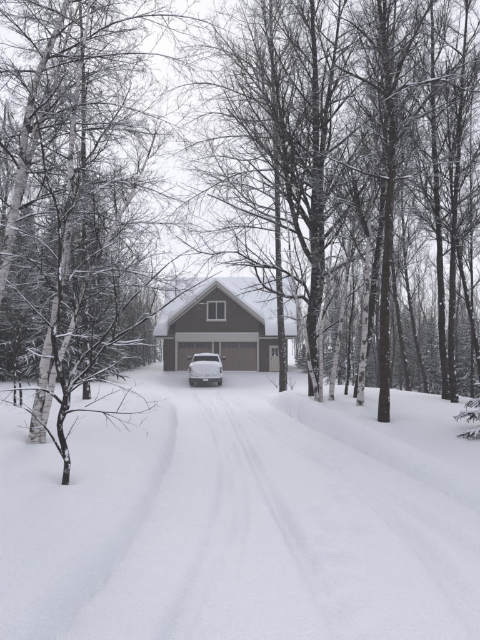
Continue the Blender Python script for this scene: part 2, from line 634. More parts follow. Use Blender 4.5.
# ------------------------------------------------------------------ garage
def build_garage():
    D = 41.0
    k = D / F
    X_ = lambda u: (u - 217) * k             # local x, 0 under the gable peak
    Z0 = -0.40
    Zp = lambda v: float(at(217, v, D)[2]) - Z0
    loc = at(217, 371, D)
    g = empty('garage', (loc[0], D, Z0), 'brown shingled double garage with snow laden gable roof and pale trim', 'garage', rz=R(-5))
    xl, xr = X_(163), X_(287)
    depth = 11.5
    z_eave = Zp(333)
    z_doors = Zp(342)
    # door openings
    dl0, dl1, dr0, dr1 = X_(177.3), X_(212), X_(221), X_(257)
    e0, e1 = X_(269.5), X_(280)
    ze = Zp(345.5)
    H = z_eave + 0.05
    # front wall: piers between openings, plus side and rear walls
    th = 0.2
    wl = box('wall', (xl, 0, -0.3), (dl0, th, H), M['siding'], g)
    box('wall', (dl1, 0, -0.3), (dr0, th, z_doors), M['siding'], g)
    box('wall', (dr1, 0, -0.3), (e0, th, H), M['siding'], g)
    box('wall', (e0, 0, ze), (e1, th, H), M['siding'], g)
    box('wall', (e1, 0, -0.3), (xr, th, H), M['siding'], g)
    box('wall', (dl0, 0, z_doors), (dr1, th, H), M['siding'], g)
    ridge_y = depth / 2
    m_slope = 0.80
    zr_ = H + m_slope * ridge_y
    for x0, x1 in ((xl, xl + th), (xr - th, xr)):
        bm = bmesh.new()
        prof = [(th, -0.3), (depth, -0.3), (depth, H), (ridge_y, zr_), (th, H + m_slope * th)]
        a = [bm.verts.new((x0, y, z)) for y, z in prof]
        b = [bm.verts.new((x1, y, z)) for y, z in prof]
        bm.faces.new(a)
        bm.faces.new(b[::-1])
        for i in range(5):
            bm.faces.new((a[i], b[i], b[(i + 1) % 5], a[(i + 1) % 5]))
        bm_obj('wall', bm, M['siding'], g)
    box('wall', (xl + th, depth - th, -0.3), (xr - th, depth, H), M['siding'], g)
    # gable wall, a little proud of the wings
    gl, gr = X_(175), X_(259)
    zpk = Zp(283.5)
    zgb = Zp(333.4)
    half = (gr - gl) / 2
    gm = (gl + gr) / 2
    sl = 0.82
    zsh = zpk - sl * half
    prism('gable_wall', [(gl, zgb), (gr, zgb), (gr, zsh), (gm, zpk), (gl, zsh)], -0.12, 0.0 - 0.002, M['siding'], g)
    # header band and casings
    hb = box('header_band', (gl - 0.02, -0.17, z_doors + 0.02), (gr + 0.02, -0.004, zgb), M['trim'], g, 0.012)
    box('snow_strip', (gl + 0.02, -0.165, zgb + 0.001), (gr - 0.02, -0.123, zgb + 0.06), M['snow'], hb, 0.018, True)
    for a, b in ((gl - 0.02, dl0 - 0.003), (dl1 + 0.003, dl1 + 0.13), (dr0 - 0.13, dr0 - 0.003), (dr1 + 0.003, dr1 + 0.14)):
        box('door_casing', (a, -0.06, -0.02), (b, -0.002, z_doors + 0.018), M['trim'], g, 0.008)
    for a in (xl - 0.02, xr - 0.10):
        box('corner_board', (a, -0.035, -0.05), (a + 0.12, -0.003, H - 0.06), M['siding'], g)
    # overhead doors: four sections each, glazed top row
    for a, b in ((dl0, dl1), (dr0, dr1)):
        d = bpy.data.objects.new('overhead_door', None)
        d.location = ((a + b) / 2, 0.09, 0)
        link(d, g)
        w = b - a
        nsec = 4
        hsec = (z_doors - 0.02) / nsec
        for i in range(nsec):
            z0 = 0.02 + i * hsec
            top = i == nsec - 1
            if not top:
                bm = bmesh.new()
                # grooved boards: vertical tongue and groove
                nb = 16
                xs, ys = [], []
                for j in range(nb):
                    p0, p1 = -w / 2 + j * w / nb, -w / 2 + (j + 1) * w / nb
                    xs += [p0 + 0.004, p0 + 0.014, p1 - 0.014, p1 - 0.004]
                    ys += [0.0, -0.012, -0.012, 0.0]
                lo = [bm.verts.new((x, y, z0 + 0.008)) for x, y in zip(xs, ys)]
                hi = [bm.verts.new((x, y, z0 + hsec - 0.004)) for x, y in zip(xs, ys)]
                for j in range(len(xs) - 1):
                    bm.faces.new((lo[j], lo[j + 1], hi[j + 1], hi[j]))
                bl = [bm.verts.new((x, 0.05, z)) for x, z in ((-w / 2, z0), (w / 2, z0), (w / 2, z0 + hsec - .004), (-w / 2, z0 + hsec - .004))]
                bm.faces.new(bl)
                bm_obj('door_section', bm, M['door'], d)
            else:
                s = box('door_section', (-w / 2, 0.012, z0), (w / 2, 0.05, z0 + hsec), M['door'], d)
                zz0, zz1 = z0 + 0.07, z0 + hsec - 0.05
                for q in range(2):
                    c0 = -w / 2 + 0.08 + q * (w / 2 - 0.02)
                    c1 = c0 + w / 2 - 0.14
                    n = 4
                    pw = (c1 - c0) / n
                    for j in range(n):
                        box('pane', (c0 + j * pw + 0.02, 0.000, zz0 + 0.02), (c0 + (j + 1) * pw - 0.02, 0.011, zz1 - 0.02), M['doorglass'], s)
                    for j in range(n + 1):
                        xx = c0 + j * pw
                        box('muntin', (xx - 0.017, -0.012, zz0), (xx + 0.017, 0.0108, zz1), M['door'], s)
                    box('rail', (c0 - 0.02, -0.014, zz0 - 0.03), (c1 + 0.02, 0.0105, zz0 + 0.022), M['door'], s)
                    box('rail', (c0 - 0.02, -0.014, zz1 - 0.022), (c1 + 0.02, 0.0105, zz1 + 0.03), M['door'], s)
        box('handle', (-0.06, -0.04, 0.75), (0.06, -0.014, 0.79), M['black'], d, 0.006)
        box('snow_drift', (-w / 2 + 0.01, -0.16, -0.05), (w / 2 - 0.01, -0.013, 0.07), M['snow'], d, 0.05, True)
    # gable window
    wx0, wx1, wz0, wz1 = X_(206.8), X_(226.3), Zp(321.5), Zp(301)
    w = bpy.data.objects.new('window', None)
    w.location = ((wx0 + wx1) / 2, -0.12, wz0)
    link(w, g)
    ww, wh = wx1 - wx0, wz1 - wz0
    fw = 0.12
    box('window_frame', (-ww / 2, -0.06, wh - fw), (ww / 2, -0.003, wh), M['trim'], w, 0.008)
    box('window_frame', (-ww / 2, -0.0605, fw), (-ww / 2 + fw, -0.003, wh - fw - .001), M['trim'], w, 0.008)
    box('window_frame', (ww / 2 - fw, -0.0605, fw), (ww / 2, -0.003, wh - fw - .001), M['trim'], w, 0.008)
    sill = box('window_sill', (-ww / 2 - 0.03, -0.10, 0), (ww / 2 + 0.03, -0.003, fw - .001), M['trim'], w, 0.008)
    box('snow_strip', (-ww / 2 + 0.0, -0.098, fw), (ww / 2 - 0.0, -0.062, fw + 0.05), M['snow'], sill, 0.015, True)
    box('mullion', (-0.035, -0.05, fw + .001), (0.035, -0.0035, wh - fw - .002), M['trim'], w, 0.006)
    for a, b in ((-ww / 2 + fw + .002, -0.037), (0.037, ww / 2 - fw - .002)):
        box('pane', (a, -0.022, fw + .002), (b, -0.010, wh - fw - .003), M['glass'], w)
    # entry door
    e = bpy.data.objects.new('entry_door', None)
    e.location = ((e0 + e1) / 2, 0.05, 0)
    link(e, g)
    ew = e1 - e0
    box('door_leaf', (-ew / 2 + 0.09, 0.0, 0.04), (ew / 2 - 0.09, 0.05, ze - 0.09), M['entry'], e)
    box('casing', (-ew / 2 - 0.02, -0.09, 0.0), (-ew / 2 + 0.088, -0.004, ze), M['trim'], e, 0.006)
    box('casing', (ew / 2 - 0.088, -0.09, 0.0), (ew / 2 + 0.02, -0.004, ze), M['trim'], e, 0.006)
    box('casing', (-ew / 2 + 0.089, -0.088, ze - 0.089), (ew / 2 - 0.089, -0.004, ze - .001), M['trim'], e, 0.006)
    cw = (ew - 0.18 - 0.16) / 2
    for r_ in range(2):
        for c_ in range(2):
            x0 = -ew / 2 + 0.16 + c_ * (cw + 0.03)
            box('pane', (x0, -0.012, ze * 0.60 + r_ * 0.31), (x0 + cw - 0.02, -0.001, ze * 0.60 + r_ * 0.31 + 0.28), M['glass'], e)
    for c_ in range(2):
        x0 = -ew / 2 + 0.16 + c_ * (cw + 0.03)
        box('panel', (x0, -0.018, 0.25), (x0 + cw - 0.02, -0.001, ze * 0.52), M['entry'], e, 0.008)
    box('handle', (-ew / 2 + 0.12, -0.05, 0.92), (-ew / 2 + 0.15, -0.001, 1.06), M['black'], e, 0.005)
    # roofs
    ov, sd_ = 0.45, 0.55
    tz = 0.14
    x0, x1 = xl - sd_, xr + sd_
    def zmain(y):
        return H + 0.10 + m_slope * (np.minimum(y, 2 * ridge_y - y))
    roof = None
    for xa, xb, ys in ((x0, gl - 0.05, -ov), (gl - 0.05, gr + 0.05, 0.25), (gr + 0.05, x1, -ov)):
        bm = bmesh.new()
        prof = [(ys, float(zmain(ys))), (ridge_y, float(zmain(ridge_y))), (depth + ov, float(zmain(depth + ov)))]
        pp = prof + [(y, z - tz) for y, z in prof][::-1]
        a = [bm.verts.new((xa, y, z)) for y, z in pp]
        b = [bm.verts.new((xb, y, z)) for y, z in pp]
        for i in range(6):
            bm.faces.new((a[i], b[i], b[(i + 1) % 6], a[(i + 1) % 6]))
        bm.faces.new((a[0], a[1], a[4], a[5])); bm.faces.new((a[1], a[2], a[3], a[4]))
        bm.faces.new((b[0], b[1], b[4], b[5])[::-1]); bm.faces.new((b[1], b[2], b[3], b[4])[::-1])
        roof = bm_obj('roof', bm, M['roof'], g)
    ze0 = float(zmain(-ov))
    gov = 0.42                         # gable roof side overhang
    goh = half + gov
    zgp = zpk + 0.16
    def zgab(x):
        return zgp - sl * np.abs(x - gm)
    yb = (zgp - (H + 0.10)) / m_slope + 0.02
    yf = -0.52
    prof = [(gm - goh, zgp - sl * goh), (gm, zgp), (gm + goh, zgp - sl * goh)]
    low = [(x, z - 0.12) for x, z in prof][::-1]
    bm = bmesh.new()
    pp = prof + low
    a = [bm.verts.new((x, yf, z)) for x, z in pp]
    b = [bm.verts.new((x, yb if i in (1, 4) else 0.3, z)) for i, (x, z) in enumerate(pp)]
    for i in range(6):
        bm.faces.new((a[i], b[i], b[(i + 1) % 6], a[(i + 1) % 6]))
    bm.faces.new((a[0], a[1], a[4], a[5])[::-1]); bm.faces.new((a[1], a[2], a[3], a[4])[::-1])
    bm_obj('gable_roof', bm, M['roof'], g)
    # rake boards
    for s in (-1, 1):
        pts = [(gm, zgp + 0.01), (gm + s * (goh + .01), zgp - sl * goh + .01), (gm + s * (goh + .01), zgp - sl * goh - 0.27), (gm, zgp - 0.27)]
        prism('rake_board', pts, yf - 0.045, yf - 0.002, M['trim'], g)
        pts = [(gm, zgp - 0.272), (gm + s * (goh - .02), zgp - sl * (goh - .02) - 0.272), (gm + s * (goh - .02), zgp - sl * goh - 0.40), (gm, zgp - 0.43)]
        prism('rake_board', pts, -0.20, -0.123, M['trim'], g)
        pts = [(gm, zgp - 0.125), (gm + s * goh, zgp - sl * goh - 0.125), (gm + s * goh, zgp - sl * goh - 0.15), (gm, zgp - 0.15)]
        prism('soffit', pts, yf, -0.122, M['trim'], g)
    # eaves on the two wings
    for a_, b_ in ((x0, gl - 0.05), (gr + 0.05, x1)):
        box('fascia', (a_, -ov - 0.035, ze0 - 0.22), (b_, -ov - 0.002, ze0 - 0.0), M['trim'], g, 0.006)
        box('soffit', (a_ + 0.01, -ov, ze0 - 0.215), (b_ - .01, -0.004, ze0 - 0.185), M['trim'], g)
        box('gutter', (a_, -ov - 0.11, ze0 - 0.10), (b_, -ov - 0.037, ze0 - 0.015), M['black'], g, 0.02)
    # snow load: one thick blanket over both roofs
    SX = np.linspace(x0 - 0.16, x1 + 0.16, 150)
    SY = np.concatenate([np.linspace(-ov - 0.24, 1.4, 44), np.linspace(1.5, depth + ov + 0.1, 70)])
    GX, GY = np.meshgrid(SX, SY)
    base = zmain(np.clip(GY, -ov, None))
    
    gab = np.where((np.abs(GX - gm) < goh + 0.08), zgab(GX), -99)
    under = np.maximum(base, gab)
    # soften the valleys and the ridge a little, as drifted snow does
    top = under + 0.0
    Tn = 0.40 + 0.45 * np.exp(-(np.clip(GY + ov, 0, 9) / 0.75)**2) * sstep(half * 0.92, half * 1.18, np.abs(GX - gm)) + 0.05 * wavy(GX, GY, 2.3) + 0.03 * wavy(GX + 3, GY, 0.9)
    top = top + Tn
    for _ in range(10):
        t2 = top.copy()
        t2[1:-1, 1:-1] = (top[1:-1, 1:-1] * 2 + top[:-2, 1:-1] + top[2:, 1:-1] + top[1:-1, :-2] + top[1:-1, 2:]) / 6
        top = np.maximum(t2, under + 0.16)
    de = np.minimum(np.minimum(GX - SX[0], SX[-1] - GX), np.minimum(GY - SY[0], SY[-1] - GY))
    w_ = 0.46
    rd = np.sqrt(np.clip(1 - (1 - np.clip(de / w_, 0, 1))**2, 0, 1))
    top = under + (top - under) * (0.06 + 0.94 * rd) + 0.0
    ny_, nx_ = GX.shape
    v1 = np.stack([GX, GY, top], -1).reshape(-1, 3)
    v2 = np.stack([GX, GY, under + 0.006], -1).reshape(-1, 3)
    I_ = np.arange(ny_ * nx_).reshape(ny_, nx_)
    f1 = np.stack([I_[:-1, :-1], I_[:-1, 1:], I_[1:, 1:], I_[1:, :-1]], -1).reshape(-1, 4)
    off = ny_ * nx_
    f2 = f1[:, ::-1] + off
    loop = np.concatenate([I_[0, :], I_[1:, -1], I_[-1, -2::-1], I_[-2:0:-1, 0]])
    nxt = np.roll(loop, -1)
    f3 = np.stack([loop, loop + off, nxt + off, nxt], -1)
    mesh_arrays('snow_blanket', np.concatenate([v1, v2]), np.concatenate([f1, f2, f3]), M['snow'], roof)
    return g


build_garage()


# ------------------------------------------------------------------ pickup truck seen from behind
def build_truck():
    yr = 31.9
    x = at(205.5, 380, yr)[0]
    z0, z1 = gz(x, yr + 1.1), gz(x - 0.1, yr + 4.5)
    t = empty('pickup_truck', (x, yr, z0 - 0.03), 'white pickup truck under snow parked before the garage doors, bed heaped with snow', 'truck')
    t.rotation_euler = (math.atan2(z1 - z0, 3.4), 0, R(2.5))
    hw = 0.97
    # body: bed and lower cab, lofted along the length
    rings = []
    for y, w, a, b in ((0.06, .92, .62, 1.26), (0.10, .965, .56, 1.30), (0.5, .985, .52, 1.30), (1.6, .985, .50, 1.31), (2.0, .985, .46, 1.30),
                       (3.9, .98, .46, 1.24), (4.6, .97, .50, 1.20), (5.3, .93, .52, 1.12), (5.55, .84, .58, 1.0)):
        rings.append([(px, y, pz) for px, pz in rrect(0, (a + b) / 2, w, (b - a) / 2, 11, 40)])
    loft('body', rings, M['paint'], t)
    rings = []
    for z, w, ya, yb in ((1.24, .95, 1.80, 4.25), (1.34, .935, 1.82, 4.10), (1.53, .87, 1.88, 3.75), (1.68, .80, 1.96, 3.42), (1.745, .74, 2.05, 3.30), (1.765, .62, 2.2, 3.15)):
        rings.append([(px, py, z) for px, py in rrect(0, (ya + yb) / 2, w, (yb - ya) / 2, 8)])
    cab = loft('cab', rings, M['paint'], t)

    def pane(name, quad, mat, parent, th=(0, -0.012, 0)):
        bm = bmesh.new()
        a = [bm.verts.new(p) for p in quad]
        b = [bm.verts.new(tuple(p[i] + th[i] for i in range(3))) for p in quad]
        bm.faces.new(a)
        bm.faces.new(b[::-1])
        for i in range(len(quad)):
            bm.faces.new((a[i], a[(i + 1) % len(quad)], b[(i + 1) % len(quad)], b[i]))
        return bm_obj(name, bm, mat, parent)
    pane('rear_window', [(-.80, 1.815, 1.36), (.80, 1.815, 1.36), (.76, 1.86, 1.56), (.71, 1.94, 1.70), (-.71, 1.94, 1.70), (-.76, 1.86, 1.56)], M['glass'], cab)
    for s in (-1, 1):
        pane('side_window', [(s * .935, 2.15, 1.36), (s * .935, 3.7, 1.36), (s * .83, 3.3, 1.66), (s * .83, 2.2, 1.66)], M['glass'], cab, (s * .012, 0, 0))
        m = box('wing_mirror', (s * 1.13 - .10, 3.66, 1.30), (s * 1.13 + .10, 3.78, 1.49), M['black'], t, 0.035, True)
        box('mirror_arm', (min(s * .95, s * 1.06), 3.70, 1.34), (max(s * .95, s * 1.06), 3.75, 1.39), M['black'], m)
        box('snow_cap', (s * 1.13 - .09, 3.67, 1.485), (s * 1.13 + .09, 3.77, 1.53), M['snow'], m, 0.018, True)
        box('tail_lamp', (s * .895 - .055, 0.025, .86), (s * .895 + .055, .12, 1.2), M['tail'], t, 0.02, True)
        for y in (1.1, 4.45):
            w = bpy.data.objects.new('wheel', None)
            w.location = (s * .84, y, .37)
            link(w, t)
            prof = [(.10, .20), (.125, .27), (.125, .335), (.10, .365), (0, .375), (-.10, .365), (-.125, .335), (-.125, .27), (-.10, .20)]
            bm = bmesh.new()
            n = 28
            rr = [[bm.verts.new((px, pr * math.cos(2 * math.pi * i / n), pr * math.sin(2 * math.pi * i / n))) for px, pr in prof] for i in range(n)]
            for i in range(n):
                for j in range(len(prof) - 1):
                    bm.faces.new((rr[i][j], rr[i][j + 1], rr[(i + 1) % n][j + 1], rr[(i + 1) % n][j]))
            bm_obj('tyre', bm, M['rubber'], w, True)
            rings = [[(xx * s, r_ * math.cos(2 * math.pi * i / 20), r_ * math.sin(2 * math.pi * i / 20)) for i in range(20)] for xx, r_ in ((-.09, .205), (.06, .205), (.075, .17), (.04, .15), (.05, .05))]
            loft('rim', rings, M['metal'], w)
        # wheel well
        box('mud_flap', (s * .86 - .12, .62, .22), (s * .86 + .12, .635, .55), M['black'], t)
    # tailgate
    tg = box('tailgate', (-.83, 0.0, .62), (.83, .08, 1.24), M['paint'], t, 0.03, True)
    box('inset_panel', (-.68, -.008, .72), (.68, .002, 1.02), M['paint'], tg, 0.004)
    box('handle', (-.11, -.022, 1.07), (.11, -.001, 1.14), M['black'], tg, 0.01)
    # bumper
    rings = []
    for px, dy in ((-.97, .16), (-.9, .03), (-.5, -.05), (0, -.07), (.5, -.05), (.9, .03), (.97, .16)):
        rings.append([(px, dy + q[0], q[1]) for q in rrect(0, .47, .08, .12, 4, 16)])
    bp = loft('rear_bumper', rings, M['bumper'], t)
    box('licence_plate', (-.15, -.168, .42), (.15, -.153, .54), M['paint'], bp, 0.004)
    box('hitch', (-.05, -.14, .34), (.05, .1, .41), M['black'], t, 0.01)
    box('axle', (-.72, 1.05, .32), (.72, 1.16, .43), M['black'], t, 0.03)
    box('underbody', (-.80, .25, .40), (.80, 4.9, .56), M['black'], t, 0.03)
    # snow loads
    def mound(name, x0, x1, y0, y1, zb, hgt, parent, bias=0.0, seed=0, nx_=36, ny_=30, drop=0.0):
        xs, ys = np.linspace(x0, x1, nx_), np.linspace(y0, y1, ny_)
        gx_, gy_ = np.meshgrid(xs, ys)
        a = (gx_ - (x0 + x1) / 2) / ((x1 - x0) / 2)
        b = (gy_ - (y0 + y1) / 2) / ((y1 - y0) / 2)
        e = np.clip(1 - np.abs(a)**5, 0, 1)**.5 * np.clip(1 - np.abs(b)**5, 0, 1)**.5
        h = hgt * e * (1 - 0.25 * a**2 + bias * b) + 0.03 * wavy(gx_ + seed, gy_, .8) * e + .012 * wavy(gx_, gy_ + seed, .3) * e
        zb_ = zb(gx_, gy_) if callable(zb) else np.full_like(gx_, zb)
        v1 = np.stack([gx_, gy_, zb_ + h + .004], -1).reshape(-1, 3)
        v2 = np.stack([gx_, gy_, zb_ - drop], -1).reshape(-1, 3)
        I_ = np.arange(nx_ * ny_).reshape(ny_, nx_)
        f1 = np.stack([I_[:-1, :-1], I_[:-1, 1:], I_[1:, 1:], I_[1:, :-1]], -1).reshape(-1, 4)
        of = nx_ * ny_
        lp = np.concatenate([I_[0, :], I_[1:, -1], I_[-1, -2::-1], I_[-2:0:-1, 0]])
        nx2 = np.roll(lp, -1)
        f3 = np.stack([lp, lp + of, nx2 + of, nx2], -1)
        mesh_arrays(name, np.concatenate([v1, v2]), np.concatenate([f1, f1[:, ::-1] + of, f3]), M['snow'], parent)
    mound('bed_snow', -.84, .84, 0.09, 1.80, 1.27, 0.16, t, 0.15, 2)
    mound('roof_snow', -.76, .76, 1.98, 3.36, lambda a, b: 1.72 - 0.10 * np.abs(a / .76)**3 + 0 * b, 0.085, cab, 0, 5)
    mound('bonnet_snow', -.88, .88, 4.1, 5.45, lambda a, b: 1.22 - 0.09 * (b - 4.1), 0.14, t, 0, 7)
    # snow plastered on the tailgate and resting on the bumper
    rings = []
    for zz, wx, dy in ((.74, .50, .006), (.78, .60, .016), (.9, .66, .024), (1.0, .70, .028), (1.12, .74, .034), (1.25, .79, .05), (1.31, .76, .04)):
        rings.append([(px, py, zz + .012 * math.sin(px * 9)) for px, py in rrect(0, .01, wx, dy, 5, 28)])
    loft('tailgate_snow', rings, M['snow'], tg)
    rings = []
    for px, dy, hh in ((-.93, .10, .02), (-.8, .02, .06), (-.5, -.04, .045), (-.2, -.06, .07), (.1, -.06, .05), (.4, -.05, .06), (.75, 0, .05), (.93, .10, .02)):
        rings.append([(px, dy + q[0] * 1.0, q[1]) for q in rrect(0, .585 + hh * .3, .085, hh, 3, 14)])
    loft('bumper_snow', rings, M['snow'], bp)
    return t


build_truck()


# ------------------------------------------------------------------ branch geometry
def unit(a):
    return a / np.maximum(np.linalg.norm(a, axis=-1, keepdims=True), 1e-9)


def tubes(P, Rd, S, flat=None, ax=None):
    """P (m,n,3) polylines, Rd (m,n) radii -> verts, quads"""
    m, n, _ = P.shape
    T = np.empty_like(P)
    T[:, 1:-1] = P[:, 2:] - P[:, :-2]
    T[:, 0] = P[:, 1] - P[:, 0]
    T[:, -1] = P[:, -1] - P[:, -2]
    T = unit(T)
    ref = np.where(np.abs(T[:, :1, 2:3]) < 0.85, np.array([0, 0, 1.0]), np.array([1.0, 0, 0]))
    ref = np.broadcast_to(ref, T.shape)
    B = unit(np.cross(T, ref))
    U = np.cross(B, T)
    a = 2 * math.pi * np.arange(S) / S + math.pi / 2
    ca, sa = np.cos(a), np.sin(a)
    fl = 1.0 if flat is None else flat
    V = (P[:, :, None, :] + Rd[:, :, None, None] * (ca[None, None, :, None] * B[:, :, None, :] + fl * sa[None, None, :, None] * U[:, :, None, :]))
    idx = np.arange(m * n * S).reshape(m, n, S)
    a_ = idx[:, :-1, :]
    b_ = np.roll(idx, -1, axis=2)[:, :-1, :]
    c_ = np.roll(idx, -1, axis=2)[:, 1:, :]
    d_ = idx[:, 1:, :]
    Qd = np.stack([a_, d_, c_, b_], -1).reshape(-1, 4)
    return V.reshape(-1, 3), Qd


class Geo:
    def __init__(self):
        self.v, self.q, self.n = [], [], 0

    def add(self, vq):
        v, q = vq
        self.v.append(v)
        self.q.append(q + self.n)
        self.n += len(v)

    def obj(self, name, mat, parent=None, origin=None, smooth=True, kind=None):
        v = np.concatenate(self.v)
        if origin is not None:
            v = v - np.asarray(origin)
        return mesh_arrays(name, v, np.concatenate(self.q), mat, parent, smooth, kind)


def resample(pts, n, wob=0.0, g=None):
    pts = np.asarray(pts, float)
    s = np.concatenate([[0], np.cumsum(np.linalg.norm(np.diff(pts, axis=0), axis=1))])
    if len(pts) > 2:
        t = np.linspace(0, s[-1], n)
        out = np.stack([smooth_interp(t, s, pts[:, i]) for i in range(3)], -1)
    else:
        t = np.linspace(0, 1, n)[:, None]
        out = pts[0] * (1 - t) + pts[1] * t
    if wob:
        w = g.normal(size=(n, 3)) * wob
        w = (w + np.roll(w, 1, 0) + np.roll(w, -1, 0)) / 3
        w[0] = 0
        out = out + w
    return out


def grow(P, Rd, n, g, t0=0.15, t1=1.0, ang=(35, 60), lf=0.5, taper_len=0.55, rr=0.55, rmin=0.002, npt=5, up=0.1, wob=0.12, curve=0.0, lmin=0.05, tip=0.35):
    """children of every polyline in P"""
    m, k, _ = P.shape
    L = np.linalg.norm(np.diff(P, axis=1), axis=-1).sum(1)
    t = (np.arange(n)[None, :] + g.uniform(0, 1, (m, n))) / n
    t = t0 + (t1 - t0) * t
    f = np.clip(t * (k - 1), 0, k - 1.001)
    i = f.astype(int)
    w = (f - i)[..., None]
    rows = np.arange(m)[:, None]
    pos = P[rows, i] * (1 - w) + P[rows, i + 1] * w
    rad = Rd[rows, i] * (1 - w[..., 0]) + Rd[rows, i + 1] * w[..., 0]
    T = unit(P[rows, i + 1] - P[rows, i])
    ref = np.where(np.abs(T[..., 2:3]) < 0.9, np.array([0, 0, 1.0]), np.array([1.0, 0, 0]))
    e1 = unit(np.cross(T, ref))
    e2 = np.cross(e1, T)
    phi = g.uniform(0, 2 * math.pi, (m, 1)) + np.arange(n)[None, :] * 2.4 + g.normal(0, 0.5, (m, n))
    a = np.radians(g.uniform(ang[0], ang[1], (m, n)))[..., None]
    d = np.cos(a) * T + np.sin(a) * (np.cos(phi)[..., None] * e1 + np.sin(phi)[..., None] * e2)
    d[..., 2] += up
    d = unit(d)
    ln = np.maximum(L[:, None] * lf * (1 - taper_len * t) * g.uniform(0.55, 1.2, (m, n)), lmin)
    r0 = np.maximum(np.minimum(rad * rr, ln * 0.022 + 0.001), rmin)
    M_ = m * n
    pos, d, ln, r0 = pos.reshape(M_, 3), d.reshape(M_, 3), ln.reshape(M_), r0.reshape(M_)
    out = np.empty((M_, npt, 3))
    out[:, 0] = pos
    step = (ln / (npt - 1))[:, None]
    for j in range(1, npt):
        d = d + g.normal(0, wob, (M_, 3))
        d[:, 2] += curve
        d = unit(d)
        out[:, j] = out[:, j - 1] + d * step
    q = np.linspace(1, tip, npt)[None, :]
    return out, np.maximum(r0[:, None] * q, rmin * 0.6)


def snow_tubes(P, Rd, g, S=5, thick=1.0):
    T = np.empty_like(P)
    T[:, 1:-1] = P[:, 2:] - P[:, :-2]
    T[:, 0] = P[:, 1] - P[:, 0]
    T[:, -1] = P[:, -1] - P[:, -2]
    T = unit(T)
    h = np.clip(1.0 - np.abs(T[..., 2])**1.6 * 1.25, 0, 1)
    h = h * np.clip(0.72 + 0.35 * g.normal(size=h.shape), 0.0, 1.15)
    rs = (Rd * 0.95 + 0.0045 * thick) * h
    P2 = P.copy()
    P2[..., 2] += Rd * 0.62 + rs * 0.25 - (1 - h) * Rd * 0.6
    rs = np.maximum(rs, 0.0004)
    rs[:, -1] *= 0.4
    return tubes(P2, rs, S)


# ------------------------------------------------------------------ limb meshes shared between trees
def make_lib(kind, k, seed):
    g = np.random.default_rng(seed)
    el = math.radians(g.uniform(32, 62) if kind == 'asc' else g.uniform(8, 40))
    d = np.array([math.cos(el), 0, math.sin(el)])
    pts, x = [np.zeros(3)], np.zeros(3)
    for j in range(12):
        d = unit(d + g.normal(0, .09, 3) + np.array([0, 0, .05 if kind == 'asc' else -.045]))
        x = x + d * .25
        pts.append(x)
    LP = resample(pts, 14)[None]
    LR = np.linspace(.030, .006, 14)[None]
    B, BR = grow(LP, LR, 20, g, .10, .98, (25, 60), .46, .62, .6, .0045, 7, .06, .10, .03 if kind == 'asc' else -.03)
    C, CR = grow(B, BR, 7, g, .12, 1.0, (25, 58), .46, .5, .65, .0034, 4, .06, .13, .02 if kind == 'asc' else -.03)
    E, ER = grow(C, CR, 4, g, .2, 1.0, (25, 58), .55, .4, .8, .0028, 3, .04, .12)
    G = Geo()
    for q in (tubes(LP, LR, 6), tubes(B, BR, 4), tubes(C, CR, 3), tubes(E, ER, 3)):
        G.add(q)
    W = Geo()
    for q in (snow_tubes(LP, LR, g, 6), snow_tubes(B, BR, g, 4), snow_tubes(C, CR, g, 3, .7)):
        W.add(q)
    out = []
    for ge, n, m in ((G, 'limb', M['twig']), (W, 'snow_cover', M['snow'])):
        o = ge.obj(n, m)
        out.append(o.data)
        bpy.data.objects.remove(o)
    return out


LIB = {'asc': [make_lib('asc', k, 500 + k) for k in range(7)], 'arch': [make_lib('arch', k, 600 + k) for k in range(7)]}


RT = 'bare trees on the snowbank by the drive'
LT = 'trees on the open snow by the drive'


